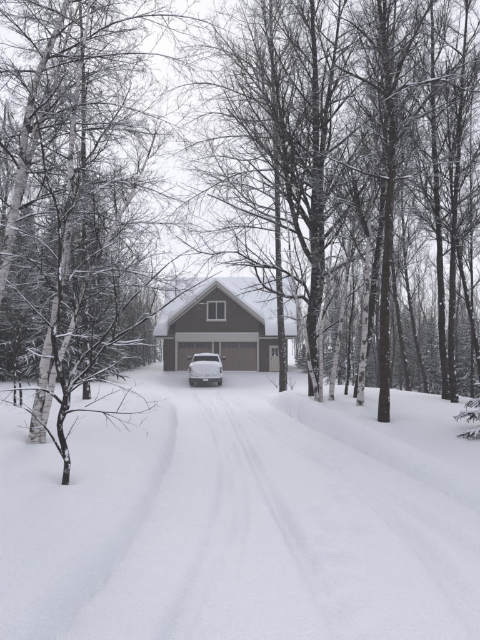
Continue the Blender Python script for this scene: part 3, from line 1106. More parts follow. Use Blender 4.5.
# ------------------------------------------------------------------ bare trees traced along their trunks
def bare_tree(name, label, trunk_px, r, mat, seed, limbs=(), auto=10, d=None, auto_t=(0.3, 0.97), cat='tree', group=None, lscale=1.0,
              tw=1.0, up=0.15, n2=12, n3=7, n4=3, snow=True, ang=(40, 70), rtop=0.16, curve=0.05, rmin=0.0026, lmat=None, snowtw=False, autolen=0.30, s0=10, kind='asc'):
    g = np.random.default_rng(seed)
    u0, v0 = trunk_px[0]
    if d is None:
        b = hit(u0, v0)
    else:
        b = at(u0, v0, d)
        b[2] = gz(b[0], b[1])
    D = b[1]
    px = D / F
    pts = [b - np.array([0, 0, 0.35]), b] + [at(u, v, D) for u, v in trunk_px[1:]]
    # depth drift so that the stem is not flat
    dr = np.cumsum(g.normal(0, 0.05, len(pts)))
    for i, p in enumerate(pts):
        if i > 1:
            p[1] += dr[i] - dr[1]
    n = 48
    P = resample(pts, n, r * 0.16, g)
    s = np.linspace(0, 1, n)
    Rd = r * (1 - (1 - rtop) * s**0.95) + r * 0.12 * np.exp(-(np.clip(P[:, 2] - b[2], 0, 9) / 0.2))
    Rd *= 1 + 0.05 * g.normal(size=n)
    t = empty(name, tuple(b), label, cat, group)
    WELLS.append((b[0], b[1], r))
    G = Geo()
    G.add(tubes(P[None], Rd[None], s0))
    G.obj('trunk', mat, t, b)
    H = P[-1, 2] - b[2]
    lm = lmat or M['twig']
    todo = []
    for lb in limbs:
        pp, lr, dy = lb[0], lb[1], lb[2]
        k = np.argmin(np.abs(P[:, 2] - at(pp[0][0], pp[0][1], D)[2]))
        y0 = P[k, 1]
        lp = [at(u, v, y0 + dy * (i / max(1, len(pp) - 1))) for i, (u, v) in enumerate(pp)]
        lp[0] = P[k].copy() if np.linalg.norm(lp[0] - P[k]) < 4 * r + 0.15 else lp[0]
        LP = resample(lp, 14, lr * 0.25, g)
        lr *= 0.8 if group == LT else 1.05
        todo.append((LP, lr * np.linspace(1, 0.10, 14)**0.85, lb[3] if len(lb) > 3 else lm))
    if auto:
        L0 = np.linalg.norm(np.diff(P, axis=0), axis=-1).sum()
        az = g.uniform(0, 6.28)
        for i in range(auto):
            tt = auto_t[0] + (auto_t[1] - auto_t[0]) * (i + g.uniform(0, 1)) / auto
            k = min(int(tt * (n - 1)), n - 2)
            ln = np.clip(L0 * autolen * lscale * (1.15 - .75 * tt) * g.uniform(.6, 1.2), .5, 5.5)
            az += 2.4 + g.normal(0, .4)
            md, ms = LIB[kind][int(g.integers(0, 7))]
            lo = bpy.data.objects.new('limb', md)
            q = P[k] - b
            lo.location = tuple(q)
            lo.rotation_euler = (0, 0, az)
            sc0 = ln / 3.0
            lo.scale = (sc0, sc0, sc0)
            link(lo, t)
            link(bpy.data.objects.new('snow_cover', ms), lo)
    for LP, LR, m_ in todo:
        LP, LR = LP[None], LR[None]
        Ln = np.linalg.norm(np.diff(LP[0], axis=0), axis=-1).sum()
        c2 = int(np.clip(n2 * (0.5 + Ln / 3.2), 5, 3 * n2))
        B, BR = grow(LP, LR, c2, g, 0.12, 0.98, (28, 62), 0.42, 0.6, 0.6, rmin * 1.5, 7, 0.08, 0.10, 0.02)
        C, CR = grow(B, BR, n3, g, 0.15, 1.0, (25, 60), 0.48, 0.5, 0.65, rmin * 1.15, 4, 0.06, 0.13, 0.0)
        G = Geo()
        G.add(tubes(LP, LR, 7))
        G.add(tubes(B, BR, 4))
        G.add(tubes(C, CR, 3))
        if n4:
            E, ER = grow(C, CR, n4, g, 0.2, 1.0, (25, 60), 0.55, 0.4, 0.8, rmin, 3, 0.05, 0.12, 0.0)
            G.add(tubes(E, ER, 3))
        lo = G.obj('limb', m_, t, b)
        if snow:
            W = Geo()
            W.add(snow_tubes(LP, LR, g, 6))
            W.add(snow_tubes(B, BR, g, 4))
            if snowtw:
                W.add(snow_tubes(C, CR, g, 3))
            W.obj('snow_cover', M['snow'], lo, b)
    return t


# --- the crooked small tree in the open snow
bare_tree('crooked_fruit_tree', 'small crooked bare tree with low spreading snow-lined branches, alone in open snow', [(66, 479), (65, 462), (61, 440), (59, 428), (62, 412), (65, 397), (58, 371), (53, 350), (54, 333), (58, 311), (58, 274), (58, 236), (56, 210), (46, 180), (39, 142), (30, 95), (26, 60)],
          0.034, M['bark'], 11, [
    ([(64, 398), (69, 388), (90, 367), (109, 342), (131, 329), (165, 306), (180, 294), (201, 282), (222, 271)], 0.020, 0.5),
    ([(61, 425), (68, 403), (69, 381), (81, 358), (101, 340), (127, 304), (150, 281), (170, 262), (196, 246)], 0.022, 0.9),
    ([(63, 402), (45, 390), (22, 389), (-12, 392)], 0.016, -0.5),
    ([(66, 461), (45, 427), (26, 409), (-8, 397)], 0.013, -0.3),
    ([(60, 415), (75, 410), (109, 412), (142, 412), (157, 404)], 0.013, -0.4),
    ([(100, 411), (127, 422), (148, 429)], 0.007, -0.3),
    ([(66, 392), (90, 380), (124, 388), (146, 401), (150, 413)], 0.009, -0.2),
    ([(72, 372), (60, 361), (40, 356), (22, 346)], 0.012, 0.3),
    ([(54, 341), (75, 332), (86, 308), (92, 290)], 0.010, 0.3),
    ([(58, 290), (84, 262), (120, 240), (150, 226)], 0.010, 0.6),
    ([(58, 262), (42, 242), (20, 230), (-6, 222)], 0.010, 0.4),
    ([(57, 225), (80, 200), (110, 182), (140, 172)], 0.009, 0.4),
    ([(55, 330), (30, 305), (12, 285), (-10, 268)], 0.010, 0.2),
], auto=4, auto_t=(0.55, 0.97), n2=7, n3=3, n4=0, rmin=0.0017, snowtw=True, lmat=M['bark'], rtop=0.14, s0=12)

# --- birches by the crooked tree
bare_tree('birch_tree', 'thick white birch with black scars, leaning, its forked crown arching toward the drive', [(-28, 430), (-14, 345), (0, 268), (8, 225), (15, 190), (22, 150), (30, 110), (42, 68), (55, 30), (66, 0), (80, -60), (92, -130)],
          0.105, M['birch'], 12, [
    ([(8, 228), (20, 200), (30, 157), (43, 120), (53, 90), (63, 50), (77, 10), (90, -30)], 0.055, 0.3, M['birch']),
    ([(14, 222), (32, 215), (62, 213), (87, 220), (122, 234), (140, 250)], 0.018, -0.8),
    ([(18, 210), (30, 202), (52, 196), (72, 189), (105, 188), (140, 196)], 0.018, -0.3),
    ([(26, 131), (43, 117), (67, 90), (100, 70), (140, 62)], 0.022, 0.4),
    ([(30, 128), (63, 110), (100, 103), (143, 113), (190, 132)], 0.020, -0.4),
    ([(45, 60), (80, 43), (110, 25), (143, 16), (200, 20), (235, 34)], 0.022, 0.2),
    ([(40, 75), (70, 62), (110, 55), (160, 55), (210, 72)], 0.018, -0.5),
    ([(20, 155), (4, 140), (-20, 130)], 0.016, 0.3),
    ([(50, 40), (30, 10), (10, -20)], 0.018, 0.5),
], auto=30, auto_t=(0.40, 0.98), autolen=0.26, kind='arch', group=LT)
bare_tree('birch_tree', 'straight slim white birch with peeling bark rising just behind the crooked tree', [(33, 440), (40, 390), (46, 352), (51, 322), (55, 295), (59, 267), (63, 232), (66, 205), (65, 178), (67, 130), (72, 80), (80, 30), (86, -30)],
          0.082, M['birch'], 13, [], auto=23, auto_t=(0.3, 0.98), autolen=0.27, group=LT, kind='arch')
bare_tree('birch_tree', 'slender grey birch leaning steeply toward the garage from beside the slim birch', [(41, 439), (50, 402), (60, 370), (70, 345), (78, 322), (84, 300), (92, 276), (104, 253), (116, 228), (128, 202), (140, 178), (152, 148), (160, 118)],
          0.056, M['birch'], 14, [], auto=22, auto_t=(0.3, 0.98), autolen=0.28, group=LT)
bare_tree('maple_tree', 'tall straight dark trunked bare tree standing behind the white birches', [(86, 398), (86, 340), (84, 270), (85, 200), (82, 140), (83, 80), (80, 0), (80, -90)],
          0.105, M['bark'], 15, [], auto=34, auto_t=(0.22, 0.98), autolen=0.26, group=LT, kind='arch')
bare_tree('maple_sapling', 'thin dark sapling, one of a pair behind the white birches', [(15, 405), (14, 360), (17, 310), (15, 250), (20, 190)], 0.03, M['bark'], 16, [], auto=8, autolen=0.3, n2=7, n4=0, group='paired saplings')
bare_tree('maple_sapling', 'thin dark sapling, one of a pair behind the white birches', [(21, 404), (19, 355), (24, 300), (26, 250), (34, 180)], 0.028, M['bark'], 17, [], auto=8, autolen=0.3, n2=7, n4=0, group='paired saplings')

# --- trees on the bank between the drive and the wood
bare_tree('maple_tree', 'tall slim tree with snow-flecked bark standing before the entry door of the garage', [(283, 391), (282, 350), (280, 300), (278, 240), (277, 180), (275, 120), (272, 60), (270, 0), (268, -80)],
          0.185, M['bark'], 21, [
    ([(274, 113), (252, 78), (232, 50), (212, 25)], 0.055, 0.8),
    ([(273, 92), (262, 66), (252, 36), (240, 2)], 0.05, -0.5),
    ([(275, 124), (249, 121), (213, 113), (178, 128)], 0.04, -0.8),
    ([(277, 197), (249, 186), (224, 181), (193, 166)], 0.04, -0.5),
    ([(277, 213), (252, 203), (232, 184), (213, 152), (204, 128)], 0.045, 0.6),
    ([(276, 150), (250, 160), (215, 156), (180, 165)], 0.035, 0.4),
    ([(277, 175), (290, 150), (303, 120), (308, 90)], 0.04, 0.6),
    ([(274, 70), (290, 40), (300, 0)], 0.04, 0.5),
    ([(276, 232), (240, 226), (200, 232), (166, 222)], 0.036, -1.2),
    ([(276, 165), (244, 172), (206, 190), (172, 214), (158, 236)], 0.04, -0.6),
    ([(275, 140), (240, 136), (200, 142), (164, 160)], 0.038, 0.9),
    ([(275, 105), (246, 96), (212, 84), (180, 86), (160, 96)], 0.042, -0.4),
    ([(274, 84), (240, 58), (205, 46), (176, 48)], 0.040, 0.5),
    ([(276, 205), (256, 218), (228, 240), (205, 250)], 0.03, 0.5),
], auto=28, auto_t=(0.40, 0.98), autolen=0.24, group=RT)
bare_tree('maple_tree', 'broad dark bare tree with a looping snow-topped low limb, birches at its foot', [(315, 396), (313, 362), (312, 335), (313, 310), (315, 280), (316, 245), (315, 200), (316, 150), (315, 100), (314, 40), (312, -20), (312, -90)],
          0.17, M['bark'], 22, [
    ([(312, 330), (318, 305), (321, 280), (322, 245), (321, 190), (323, 140), (330, 90), (338, 30), (342, -40)], 0.105, 0.35, M['bark']),
    ([(316, 268), (304, 246), (295, 220), (288, 187), (283, 130), (272, 60), (262, 0)], 0.075, 0.3, M['bark']),
    ([(311, 310), (304, 297), (290, 297), (278, 293), (266, 288), (260, 281), (256, 271), (254, 263), (246, 262), (232, 264)], 0.055, -0.5, M['bark']),
    ([(311, 305), (304, 285), (290, 275), (276, 268), (257, 264), (236, 252), (205, 254), (176, 236)], 0.045, -0.9, M['bark']),
    ([(314, 180), (300, 158), (291, 145), (276, 118), (262, 96)], 0.045, -0.5),
    ([(321, 225), (335, 205), (350, 192), (366, 178)], 0.035, 0.4),
    ([(321, 255), (332, 240), (342, 225), (352, 200)], 0.035, -0.4),
    ([(320, 265), (330, 257), (343, 258)], 0.026, -0.4),
    ([(320, 292), (333, 278), (343, 263)], 0.026, 0.2),
    ([(314, 338), (328, 328), (341, 318), (351, 296)], 0.04, -0.3, M['bark']),
    ([(313, 312), (298, 320), (284, 316), (272, 318)], 0.022, -0.3),
], auto=30, auto_t=(0.40, 0.98), autolen=0.25, group=RT)
bare_tree('birch_tree', 'thin white birch stem curving away from the foot of the broad dark tree', [(317, 401), (309, 360), (305, 332), (297, 302), (290, 262), (287, 225), (280, 180)], 0.055, M['birch'], 23, [], auto=8, auto_t=(0.35, 0.98), autolen=0.3, group=RT)
bare_tree('birch_tree', 'thin white birch stem rising upright against the foot of the broad dark tree', [(321, 401), (321, 366), (321, 330), (327, 290), (331, 250), (334, 205), (333, 160)], 0.05, M['birch'], 24, [], auto=8, auto_t=(0.35, 0.98), autolen=0.3, group=RT)
bare_tree('birch_tree', 'pale slim birch with scarcely scarred bark leaning out over the snowbank', [(331, 399), (334, 372), (339, 330), (345, 282), (349, 245), (356, 215), (366, 185), (372, 140)], 0.07, M['birch'], 25, [], auto=18, auto_t=(0.4, 0.98), autolen=0.28, group=RT)
bare_tree('maple_sapling', 'thin grey sapling between the pale slim birch and the scarred birch', [(346, 394), (349, 374), (351, 330), (355, 296), (354, 250), (358, 200)], 0.045, M['bark'], 26, [], auto=8, autolen=0.26, n2=7, group=RT)
bare_tree('birch_tree', 'dark scarred white birch leaning beside its dark companion trunk', [(361, 404), (362, 372), (364, 339), (367, 279), (370, 222), (374, 172), (380, 110), (385, 40)], 0.085, M['birch'], 27, [
    ([(369, 240), (358, 205), (350, 165), (346, 120)], 0.035, 0.4)], auto=22, auto_t=(0.4, 0.98), autolen=0.28, group=RT)
bare_tree('maple_tree', 'dark leaning trunk close behind the scarred white birch', [(357, 396), (367, 346), (374, 285), (381, 222), (385, 150), (392, 60), (398, -40)], 0.105, M['bark'], 28, [], auto=24, auto_t=(0.35, 0.98), autolen=0.25, group=RT)
bare_tree('maple_tree', 'stout brown trunked tree alone at the edge of the snowbank nearest the drive', [(384, 419), (384, 380), (385, 320), (387, 260), (389, 200), (392, 140), (390, 105), (387, 60), (381, 20), (374, -40), (370, -120)],
          0.112, M['bark_brown'], 29, [
    ([(393, 141), (416, 114), (439, 84), (462, 66), (492, 52)], 0.046, 0.5),
    ([(391, 100), (399, 88), (420, 84), (439, 80), (470, 92), (500, 90)], 0.036, -0.6),
    ([(390, 95), (372, 84), (358, 77), (334, 64), (326, 40)], 0.036, 0.3),
    ([(388, 187), (361, 172), (330, 158), (312, 150)], 0.026, -0.4),
    ([(389, 187), (412, 176), (433, 165), (452, 162)], 0.022, -0.3),
    ([(390, 103), (386, 70), (384, 40), (385, 0), (388, -50)], 0.05, 0.5),
    ([(391, 98), (402, 62), (423, 20), (440, -12)], 0.045, -0.4),
    ([(390, 140), (372, 118), (356, 100), (346, 70)], 0.026, 0.5),
    ([(387, 60), (370, 40), (350, 22), (330, 14)], 0.028, -0.2),
], auto=26, auto_t=(0.42, 0.98), autolen=0.27, group=RT)
bare_tree('maple_tree', 'tall straight trunk with snow on one flank, paired with a darker neighbour on the bank', [(446, 398), (442, 339), (438, 240), (436, 200), (434, 100), (432, 0), (432, -90)], 0.10, M['bark'], 30, [], auto=30, auto_t=(0.3, 0.98), autolen=0.24, group=RT)
bare_tree('maple_tree', 'tall dark trunk close by the snow-flanked one, the darker of the two', [(454, 401), (452, 339), (453, 259), (456, 200), (462, 100), (468, 0), (474, -90)], 0.085, M['bark'], 31, [], auto=28, auto_t=(0.3, 0.98), autolen=0.24, group=RT)
bare_tree('maple_tree', 'slim bare tree leaning back over the spruce at the wood edge', [(484, 392), (478, 354), (464, 279), (454, 220), (448, 150), (446, 60)], 0.07, M['bark'], 32, [], auto=22, d=13.2, auto_t=(0.35, 0.98), autolen=0.26, group=RT)
bare_tree('maple_tree', 'thin upright dark tree among the trunks beyond the snowbank', [(472, 389), (473, 330), (472, 250), (470, 150), (473, 60)], 0.05, M['bark'], 33, [], auto=22, d=15, autolen=0.24, group=RT, n4=2)
for i, tp in enumerate([[(409, 390), (401, 339), (395, 291), (392, 250), (394, 150), (398, 60)], [(427, 388), (417, 343), (407, 279), (402, 200), (404, 100)]]):
    bare_tree('maple_tree', 'slim grey trunk leaning in the wood just beyond the snowbank crest', tp, 0.085, M['bark'], 40 + i, [], auto=24, d=18.5 + i, autolen=0.25, group='slim leaning trunks beyond the crest', n4=2)


# wind-scoured hollows and small drifts round the trunks
for wx_, wy_, wr_ in WELLS:
    dx_, dy_ = V[:, 0] - wx_, V[:, 1] - wy_
    k_ = max(wr_ * 2.4, 0.16)
    V[:, 2] -= 0.07 * np.exp(-(dx_**2 + dy_**2) / k_**2)
    V[:, 2] += 0.055 * np.exp(-((dx_ + 2.3 * k_)**2 + (dy_ - 0.6 * k_)**2) / (1.5 * k_)**2)
GROUND.data.vertices.foreach_set('co', np.ascontiguousarray(V, dtype=np.float32).ravel())
GROUND.data.update()


# ------------------------------------------------------------------ trees copied through the woods
def proto_tree(h, r, seed, auto=26, lean=0.3, mat='bark'):
    g = np.random.default_rng(seed)
    pts = [np.array([0, 0, -0.6])]
    x = np.zeros(3)
    for i in range(1, 8):
        x = x + np.array([g.normal(0, lean * .3), g.normal(0, lean * .3), h / 7])
        pts.append(x.copy())
    P = resample(pts, 24, r * .2, g)
    s = np.linspace(0, 1, 24)
    Rd = r * (1 - .86 * s) + r * .4 * np.exp(-np.clip(P[:, 2], 0, 9) / .2)
    G = Geo()
    G.add(tubes(P[None], Rd[None], 7))
    A, AR = grow(P[None], Rd[None], auto, g, .28, .98, (30, 62), .24, .6, .45, .012, 8, .25, .08, .05)
    B, BR = grow(A, AR, 9, g, .15, 1, (28, 60), .42, .55, .6, .008, 5, .1, .12, .02)
    C, CR = grow(B, BR, 5, g, .15, 1, (25, 60), .5, .5, .7, .006, 4, .06, .13, 0)
    K = Geo()
    K.add(tubes(A, AR, 4))
    K.add(tubes(B, BR, 3))
    E, ER = grow(C, CR, 3, g, .2, 1, (25, 60), .55, .4, .8, .005, 3, .05, .12)
    K.add(tubes(C, CR, 3))
    K.add(tubes(E, ER, 3))
    return G, K


def proto_conifer(h, rm, seed, tiers=17, per=7, z0=0.06, needles=False, droop=-0.10, snowp=0.34, thick=1.0):
    g = np.random.default_rng(seed)
    P = np.stack([np.zeros(10), np.zeros(10), np.linspace(-.4, h, 10)], -1)
    Rd = np.linspace(h * .016 + .015, .008, 10)
    TR = Geo()
    TR.add(tubes(P[None], Rd[None], 6))
    nb = tiers * per
    q = (np.arange(nb) + g.uniform(0, 1, nb)) / nb
    z = h * (z0 + (0.98 - z0) * q)
    ln = rm * (1 - q)**0.85 * g.uniform(.7, 1.15, nb) + 0.06 * h**.5
    az = np.arange(nb) * 2.399 + g.normal(0, .3, nb)
    el = np.radians(-8 + 42 * q + g.normal(0, 6, nb))
    d = np.stack([np.cos(az) * np.cos(el), np.sin(az) * np.cos(el), np.sin(el)], -1)
    n = 7
    B = np.empty((nb, n, 3))
    B[:, 0] = np.stack([0 * z, 0 * z, z], -1)
    st = (ln / (n - 1))[:, None]
    for j in range(1, n):
        d = d.copy()
        d[:, 2] += droop * (1 - .6 * q) if j < n - 2 else .06
        d = unit(d + g.normal(0, .05, d.shape))
        B[:, j] = B[:, j - 1] + d * st
    BR = np.linspace(1, .3, n)[None] * (0.012 + 0.010 * ln[:, None])
    # flat sprays either side of the bough
    k = 24 if needles else 14
    t = (np.arange(k) + .5) / k
    f = np.clip((.12 + .88 * t) * (n - 1), 0, n - 1.001)
    i = f.astype(int)
    w = (f - i)[None, :, None]
    pos = B[:, i] * (1 - w) + B[:, i + 1] * w
    T = unit(B[:, i + 1] - B[:, i])
    side = unit(np.cross(T, np.array([0, 0, 1.0])))
    sg = np.where(np.arange(k) % 2, 1.0, -1.0)[None, :, None]
    sd_ = unit(T * .75 + side * sg * 1.0 + g.normal(0, .14, T.shape) + np.array([0, 0, -.12]))
    sl_ = (ln[:, None] * .42 * (1 - .62 * t[None]) * g.uniform(.7, 1.2, (nb, k)) + .03)
    m = nb * k
    pos, sd_, sl_ = pos.reshape(m, 3), sd_.reshape(m, 3), sl_.reshape(m)
    C = np.empty((m, 4, 3))
    C[:, 0] = pos
    for j in range(1, 4):
        sd_ = unit(sd_ + g.normal(0, .08, sd_.shape) + np.array([0, 0, -.10]))
        C[:, j] = C[:, j - 1] + sd_ * (sl_ / 3)[:, None]
    wd = (.022 + .05 * np.clip(sl_, 0, .8)) * thick
    CR = np.array([.7, 1, .8, .15])[None] * wd[:, None]
    FO = Geo()
    FO.add(tubes(B, BR, 4))
    if not needles:
        FO.add(tubes(C, CR, 4, flat=.5))
    else:
        FO.add(tubes(C, CR * .42, 4, flat=.6))
        # single needles in a brush round each spray
        D_, DR = grow(C, CR * .3, 4, g, .1, 1, (30, 50), .45, .4, 1, .006, 3, -.1, .05)
        FO.add(tubes(D_, DR, 3))
        allp = np.concatenate([C.reshape(m, 4, 3)[:, [0, 1, 3]], D_])
        NN = 12
        tt = g.uniform(0.02, .98, (len(allp), NN)) * 2
        ii = np.clip(tt.astype(int), 0, 1)
        ww = (tt - ii)[..., None]
        rows = np.arange(len(allp))[:, None]
        pp = allp[rows, ii] * (1 - ww) + allp[rows, ii + 1] * ww
        tx = unit(allp[rows, ii + 1] - allp[rows, ii])
        rnd = g.normal(size=tx.shape)
        out = unit(rnd - (rnd * tx).sum(-1, keepdims=True) * tx)
        nd = unit(out + tx * .8) * g.uniform(.013, .022, (len(allp), NN, 1))
        wv = unit(np.cross(nd, out + .3)) * .002
        vv = np.stack([pp - wv, pp + wv, pp + nd + wv * .3, pp + nd - wv * .3], 2).reshape(-1, 3)
        FO.add((vv, np.arange(len(vv)).reshape(-1, 4)))
    SN = Geo()
    keep = g.uniform(size=nb) < snowp + .15
    Bs, Br = B[keep].copy(), BR[keep]
    Bs[..., 2] += wd.mean() * .5 + .01
    SN.add(tubes(Bs, np.maximum(Br * 1.4 + .016 * thick, 0) * g.uniform(.5, 1.3, Br.shape), 5, flat=.6))
    keep = g.uniform(size=m) < snowp
    Cs, Cr = C[keep].copy(), CR[keep] * g.uniform(.45, 1.0, (keep.sum(), 4))
    Cs[..., 2] += wd[keep][:, None] * .38
    SN.add(tubes(Cs, Cr, 4, flat=.55))
    return TR, FO, SN


def tree_from(geos, names, mats, name, label, group, cat='tree'):
    t = empty(name, (0, 0, -50), label, cat, group)
    for G, n, m in zip(geos, names, mats):
        G.obj(n, m, t, kind='stuff' if n == 'snow_cover' else None)
    return t


used = set()


LOOK = {}
PLAIN = ('snow-dusted low conifer beyond the snowbank crest',)


def place(proto, x, y, rz, s, label=None, group=None, dz=-0.05):
    look = LOOK.get(proto.name, '')
    if proto.name not in used:
        used.add(proto.name)
        r = proto
    else:
        r = proto.copy()
        COL.objects.link(r)
        for ch in proto.children:
            c = ch.copy()
            COL.objects.link(c)
            c.parent = r
            c.matrix_parent_inverse.identity()
    r.location = (x, y, gz(x, y) + dz)
    r.rotation_euler = (0, 0, rz)
    r.scale = (s, s, s)
    if label:
        r['label'] = label if label in PLAIN else (look + ' ' + label).strip()
        r['group'] = group
    return r


BN, BG = 'bare leafless tree in the grey wood behind the clearing', 'bare trees of the wood around the clearing'
CN, CG = 'dark snow-dusted conifer in the wood beyond the birches', 'conifers of the wood beyond the birches'
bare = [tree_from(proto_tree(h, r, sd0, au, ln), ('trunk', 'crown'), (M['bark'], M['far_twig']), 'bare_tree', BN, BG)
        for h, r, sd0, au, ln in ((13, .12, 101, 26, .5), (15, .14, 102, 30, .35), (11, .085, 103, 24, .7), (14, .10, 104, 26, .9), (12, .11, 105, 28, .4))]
con = [tree_from(proto_conifer(h, rm, sd0, tr, 8, z0, droop=dr), ('trunk', 'foliage', 'snow_cover'), (M['bark'], M['needle'], M['snow']), 'conifer_tree', CN, CG)
       for h, rm, sd0, tr, z0, dr in ((9.5, 2.1, 201, 22, .10, -.10), (8.0, 1.9, 202, 20, .05, -.07), (11.0, 2.3, 203, 24, .16, -.12))]
for o_, w_ in zip(bare, ('tall lightly crooked', 'very tall straight', 'short slender bending', 'strongly swaying', 'stout upright')):
    LOOK[o_.name] = w_
for o_, w_ in zip(con, ('tall full', 'shorter dense', 'tallest bare-footed')):
    LOOK[o_.name] = w_
g = np.random.default_rng(77)


def scatter(n, xr, yr, protos, smin, smax, ok, spacing, **kw):
    pts, tries = [], 0
    while len(pts) < n and tries < 6000:
        tries += 1
        y = g.uniform(*yr)
        x = g.uniform(*xr)
        u = CX + F * x / y
        if not ok(x, y, u):
            continue
        if any((x - a)**2 + (y - b)**2 < spacing**2 for a, b in pts):
            continue
        pts.append((x, y))
        place(protos[len(pts) % len(protos)], x, y, g.uniform(0, 6.28), g.uniform(smin, smax), **kw)
    return pts


# the wood beyond the birches: conifers and bare trunks, thinning toward the garage
scatter(46, (-26, -5), (21, 46), con, .75, 1.05, lambda x, y, u: -40 < u < 146 and x < -6.2 - (y - 22) * .18, 1.8, label='dark conifer in the wood beyond the white birches', group=CG)
scatter(34, (-26, -6), (19, 50), bare, .6, .85, lambda x, y, u: -40 < u < 165 and x < -5.0 - (y - 19) * .16, 1.5, label='bare tree in the wood beyond the white birches', group='bare trees beyond the birches')
scatter(34, (-19, -8.5), (43, 80), bare, .6, .8, lambda x, y, u: 118 < u < 178, 1.3, label='bare tree in the thicket beside and behind the garage', group='bare trees beside the garage')
scatter(20, (-22, -9), (40, 62), con, .38, .7, lambda x, y, u: 95 < u < 160, 1.5, label='conifer in the thicket beside the garage', group='conifers beside the garage')
scatter(40, (-19, -8.5), (42, 66), bare, .28, .5, lambda x, y, u: 112 < u < 168, .8, label='young sapling in the thicket beside the garage', group='young trees beside the garage')
# wood beyond the snowbank
scatter(40, (-24, -5.5), (19, 46), bare, .28, .5, lambda x, y, u: -30 < u < 160 and x < -5.2 - (y - 19) * .17, .9,
        label='young sapling in the undergrowth beyond the birches', group='young trees beyond the birches')
c2 = 'snow-dusted low conifer beyond the snowbank crest'
scatter(23, (3.5, 20), (26, 44), con, .36, .54, lambda x, y, u: 336 < u < 480 and x > 3.9, 1.3, label=c2, group='conifers beyond the snowbank crest')
scatter(62, (4, 50), (22, 78), bare, .6, .95, lambda x, y, u: 332 < u < 530 and x > 4.6, 1.6, label='bare tree in the grey wood beyond the snowbank crest', group='bare trees beyond the snowbank')
scatter(60, (4, 34), (20, 55), bare, .26, .48, lambda x, y, u: 335 < u < 520 and x > 4.6, 1.0,
        label='young sapling in the undergrowth beyond the snowbank', group='young trees beyond the snowbank')
scatter(22, (5, 26), (50, 95), bare, .5, .72, lambda x, y, u: 292 < u < 345, 1.8, label='small bare tree far off past the entry door corner', group='bare trees past the garage corner')
scatter(12, (-14, 10), (84, 112), bare, .6, .8, lambda x, y, u: 165 < u < 300, 2.5, label='bare tree top far behind the garage roof', group='bare trees behind the garage')

scatter(22, (4.6, 18), (42, 66), bare, .26, .45, lambda x, y, u: 296 < u < 345, .9, label='young sapling past the entry door corner of the garage', group='young trees past the garage corner')
# rounded young conifers beside the garage
yc = tree_from(proto_conifer(3.0, 1.15, 301, 14, 8, .02, droop=-.02), ('trunk', 'foliage', 'snow_cover'), (M['bark'], M['needle'], M['snow']), 'young_conifer', 'low bushy snow-dusted conifer beside the garage corner', 'low conifers beside the garage')
for u, y, s in ((312, 40, .75), (322, 43, .8), (304, 46, .7), (330, 39, .62)):
    p = at(u, 372, y)
    place(yc, p[0], y, u * .7, s)

# near spruce at the edge of the snowbank
sp = hit(525, 434)
spr = tree_from(proto_conifer(2.3, .95, 302, 12, 8, .03, needles=True, droop=-.07, snowp=.7, thick=1.0), ('trunk', 'foliage', 'snow_cover'), (M['bark'], M['needle'], M['snow']), 'spruce_tree', 'small green spruce with snow-loaded boughs drooping over the near snowbank', None)
place(spr, sp[0], sp[1], 0.7, 1.0)


# little weeds poking through the snow below the slim tree
def weed(u, v, seed, label):
    g_ = np.random.default_rng(seed)
    b = hit(u, v)
    P = []
    for i in range(5):
        a = g_.uniform(0, 6.28)
        d = unit(np.array([math.cos(a) * .7, math.sin(a) * .7, 1.0]))
        P.append(resample([b - d * .1, b + d * .25, b + d * g_.uniform(.45, .8) + np.array([math.cos(a) * .12, math.sin(a) * .12, 0])], 6))
    P = np.array(P)
    Rd = np.tile(np.linspace(.012, .005, 6), (5, 1))
    t = empty('shrub', tuple(b), label, 'shrub')
    G = Geo()
    G.add(tubes(P, Rd, 4))
    B, BR = grow(P, Rd, 5, g_, .3, 1, (25, 50), .4, .4, .7, .004, 4, .1, .12)
    G.add(tubes(B, BR, 3))
    G.obj('stem', M['twig'], t, b)


weed(277, 388, 1, 'few bare twigs poking from the snow beside the slim tree by the garage')
weed(292, 390, 2, 'low bare shrub in the snow between the slim tree and the broad dark tree')


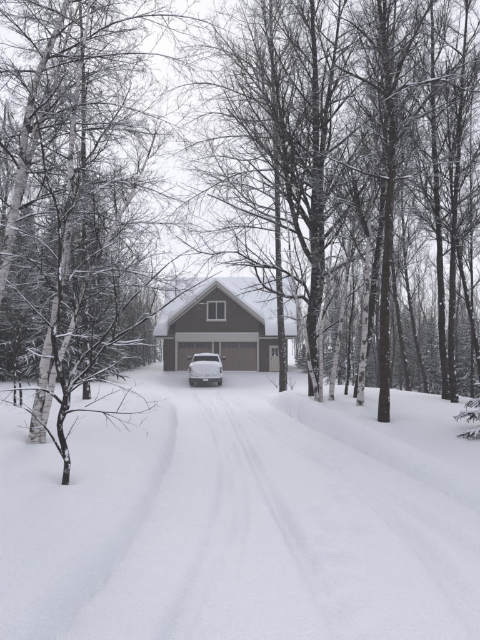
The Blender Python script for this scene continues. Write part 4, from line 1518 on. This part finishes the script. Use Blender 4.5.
# ------------------------------------------------------------------ far wood that reads as one mass
def far_wood():
    g_ = np.random.default_rng(9)
    K = Geo()
    cnt = 0
    while cnt < 300:
        a = g_.uniform(-.62, .62)
        d = g_.uniform(95, 190)
        x, y = d * math.sin(a), d * math.cos(a)
        u = CX + F * x / y
        if 150 < u < 330 and d < 150:
            continue
        h = g_.uniform(9, 15) * (0.7 if 150 < u < 330 else 1)
        z = gz(x, y)
        P = np.array([[[x + g_.normal(0, .12) * j, y, z - .5 + (h + .5) * j / 5] for j in range(6)]])
        Rd = np.linspace(.14, .03, 6)[None]
        K.add(tubes(P, Rd, 4))
        A, AR = grow(P, Rd, 13, g_, .2, .98, (25, 55), .26, .6, .6, .03, 4, .3, .1, .05)
        K.add(tubes(A, AR, 3))
        B, BR = grow(A, AR, 5, g_, .15, 1, (28, 60), .5, .5, .7, .02, 3, .1, .12)
        K.add(tubes(B, BR, 3))
        cnt += 1
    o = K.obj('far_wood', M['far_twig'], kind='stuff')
    o['label'] = 'far grey wood of bare trees fading into the falling snow'
    o['category'] = 'wood'


far_wood()


# ------------------------------------------------------------------ falling snow and snowy air
def falling_snow():
    g_ = np.random.default_rng(5)
    n = 5200
    y = 3.0 + 34 * g_.uniform(0, 1, n)**.6
    x = g_.uniform(-.62, .62, n) * y
    z = g_.uniform(0.05, 1, n) * (y * .75 + 1.5) + ground(x, y, False)
    c = np.stack([x, y, z], -1)
    r = g_.uniform(.0035, .0085, n)
    dirs = np.array([[1, 0, 0], [0, 1, 0], [-1, 0, 0], [0, -1, 0], [0, 0, 1], [0, 0, -1]], float)
    V_ = (c[:, None, :] + r[:, None, None] * dirs[None] * g_.uniform(.6, 1.2, (n, 6, 1))).reshape(-1, 3)
    fq = np.array([[0, 1, 4], [1, 2, 4], [2, 3, 4], [3, 0, 4], [1, 0, 5], [2, 1, 5], [3, 2, 5], [0, 3, 5]])
    Q_ = (np.arange(n)[:, None, None] * 6 + fq[None]).reshape(-1, 3)
    o = mesh_arrays('falling_snow', V_, Q_, M['snow'], kind='stuff')
    o['label'] = 'fine snowflakes drifting down through the whole clearing'
    o['category'] = 'snow'


falling_snow()

hz = box('haze', (-230, -70, -8), (230, 330, 34), M['snow'])
hm = bpy.data.materials.new('snowy_air')
hm.use_nodes = True
ht = hm.node_tree
for n in list(ht.nodes):
    ht.nodes.remove(n)
ho = ht.nodes.new('ShaderNodeOutputMaterial')
pv = ht.nodes.new('ShaderNodeVolumePrincipled')
pv.inputs['Color'].default_value = (0.98, 0.98, 0.99, 1)
pv.inputs['Density'].default_value = 0.0022
pv.inputs['Anisotropy'].default_value = 0.2
ht.links.new(pv.outputs[0], ho.inputs['Volume'])
hz.data.materials[0] = hm
hz['kind'] = 'stuff'
hz['label'] = 'pale snowy air that veils the far trees'
hz['category'] = 'haze'
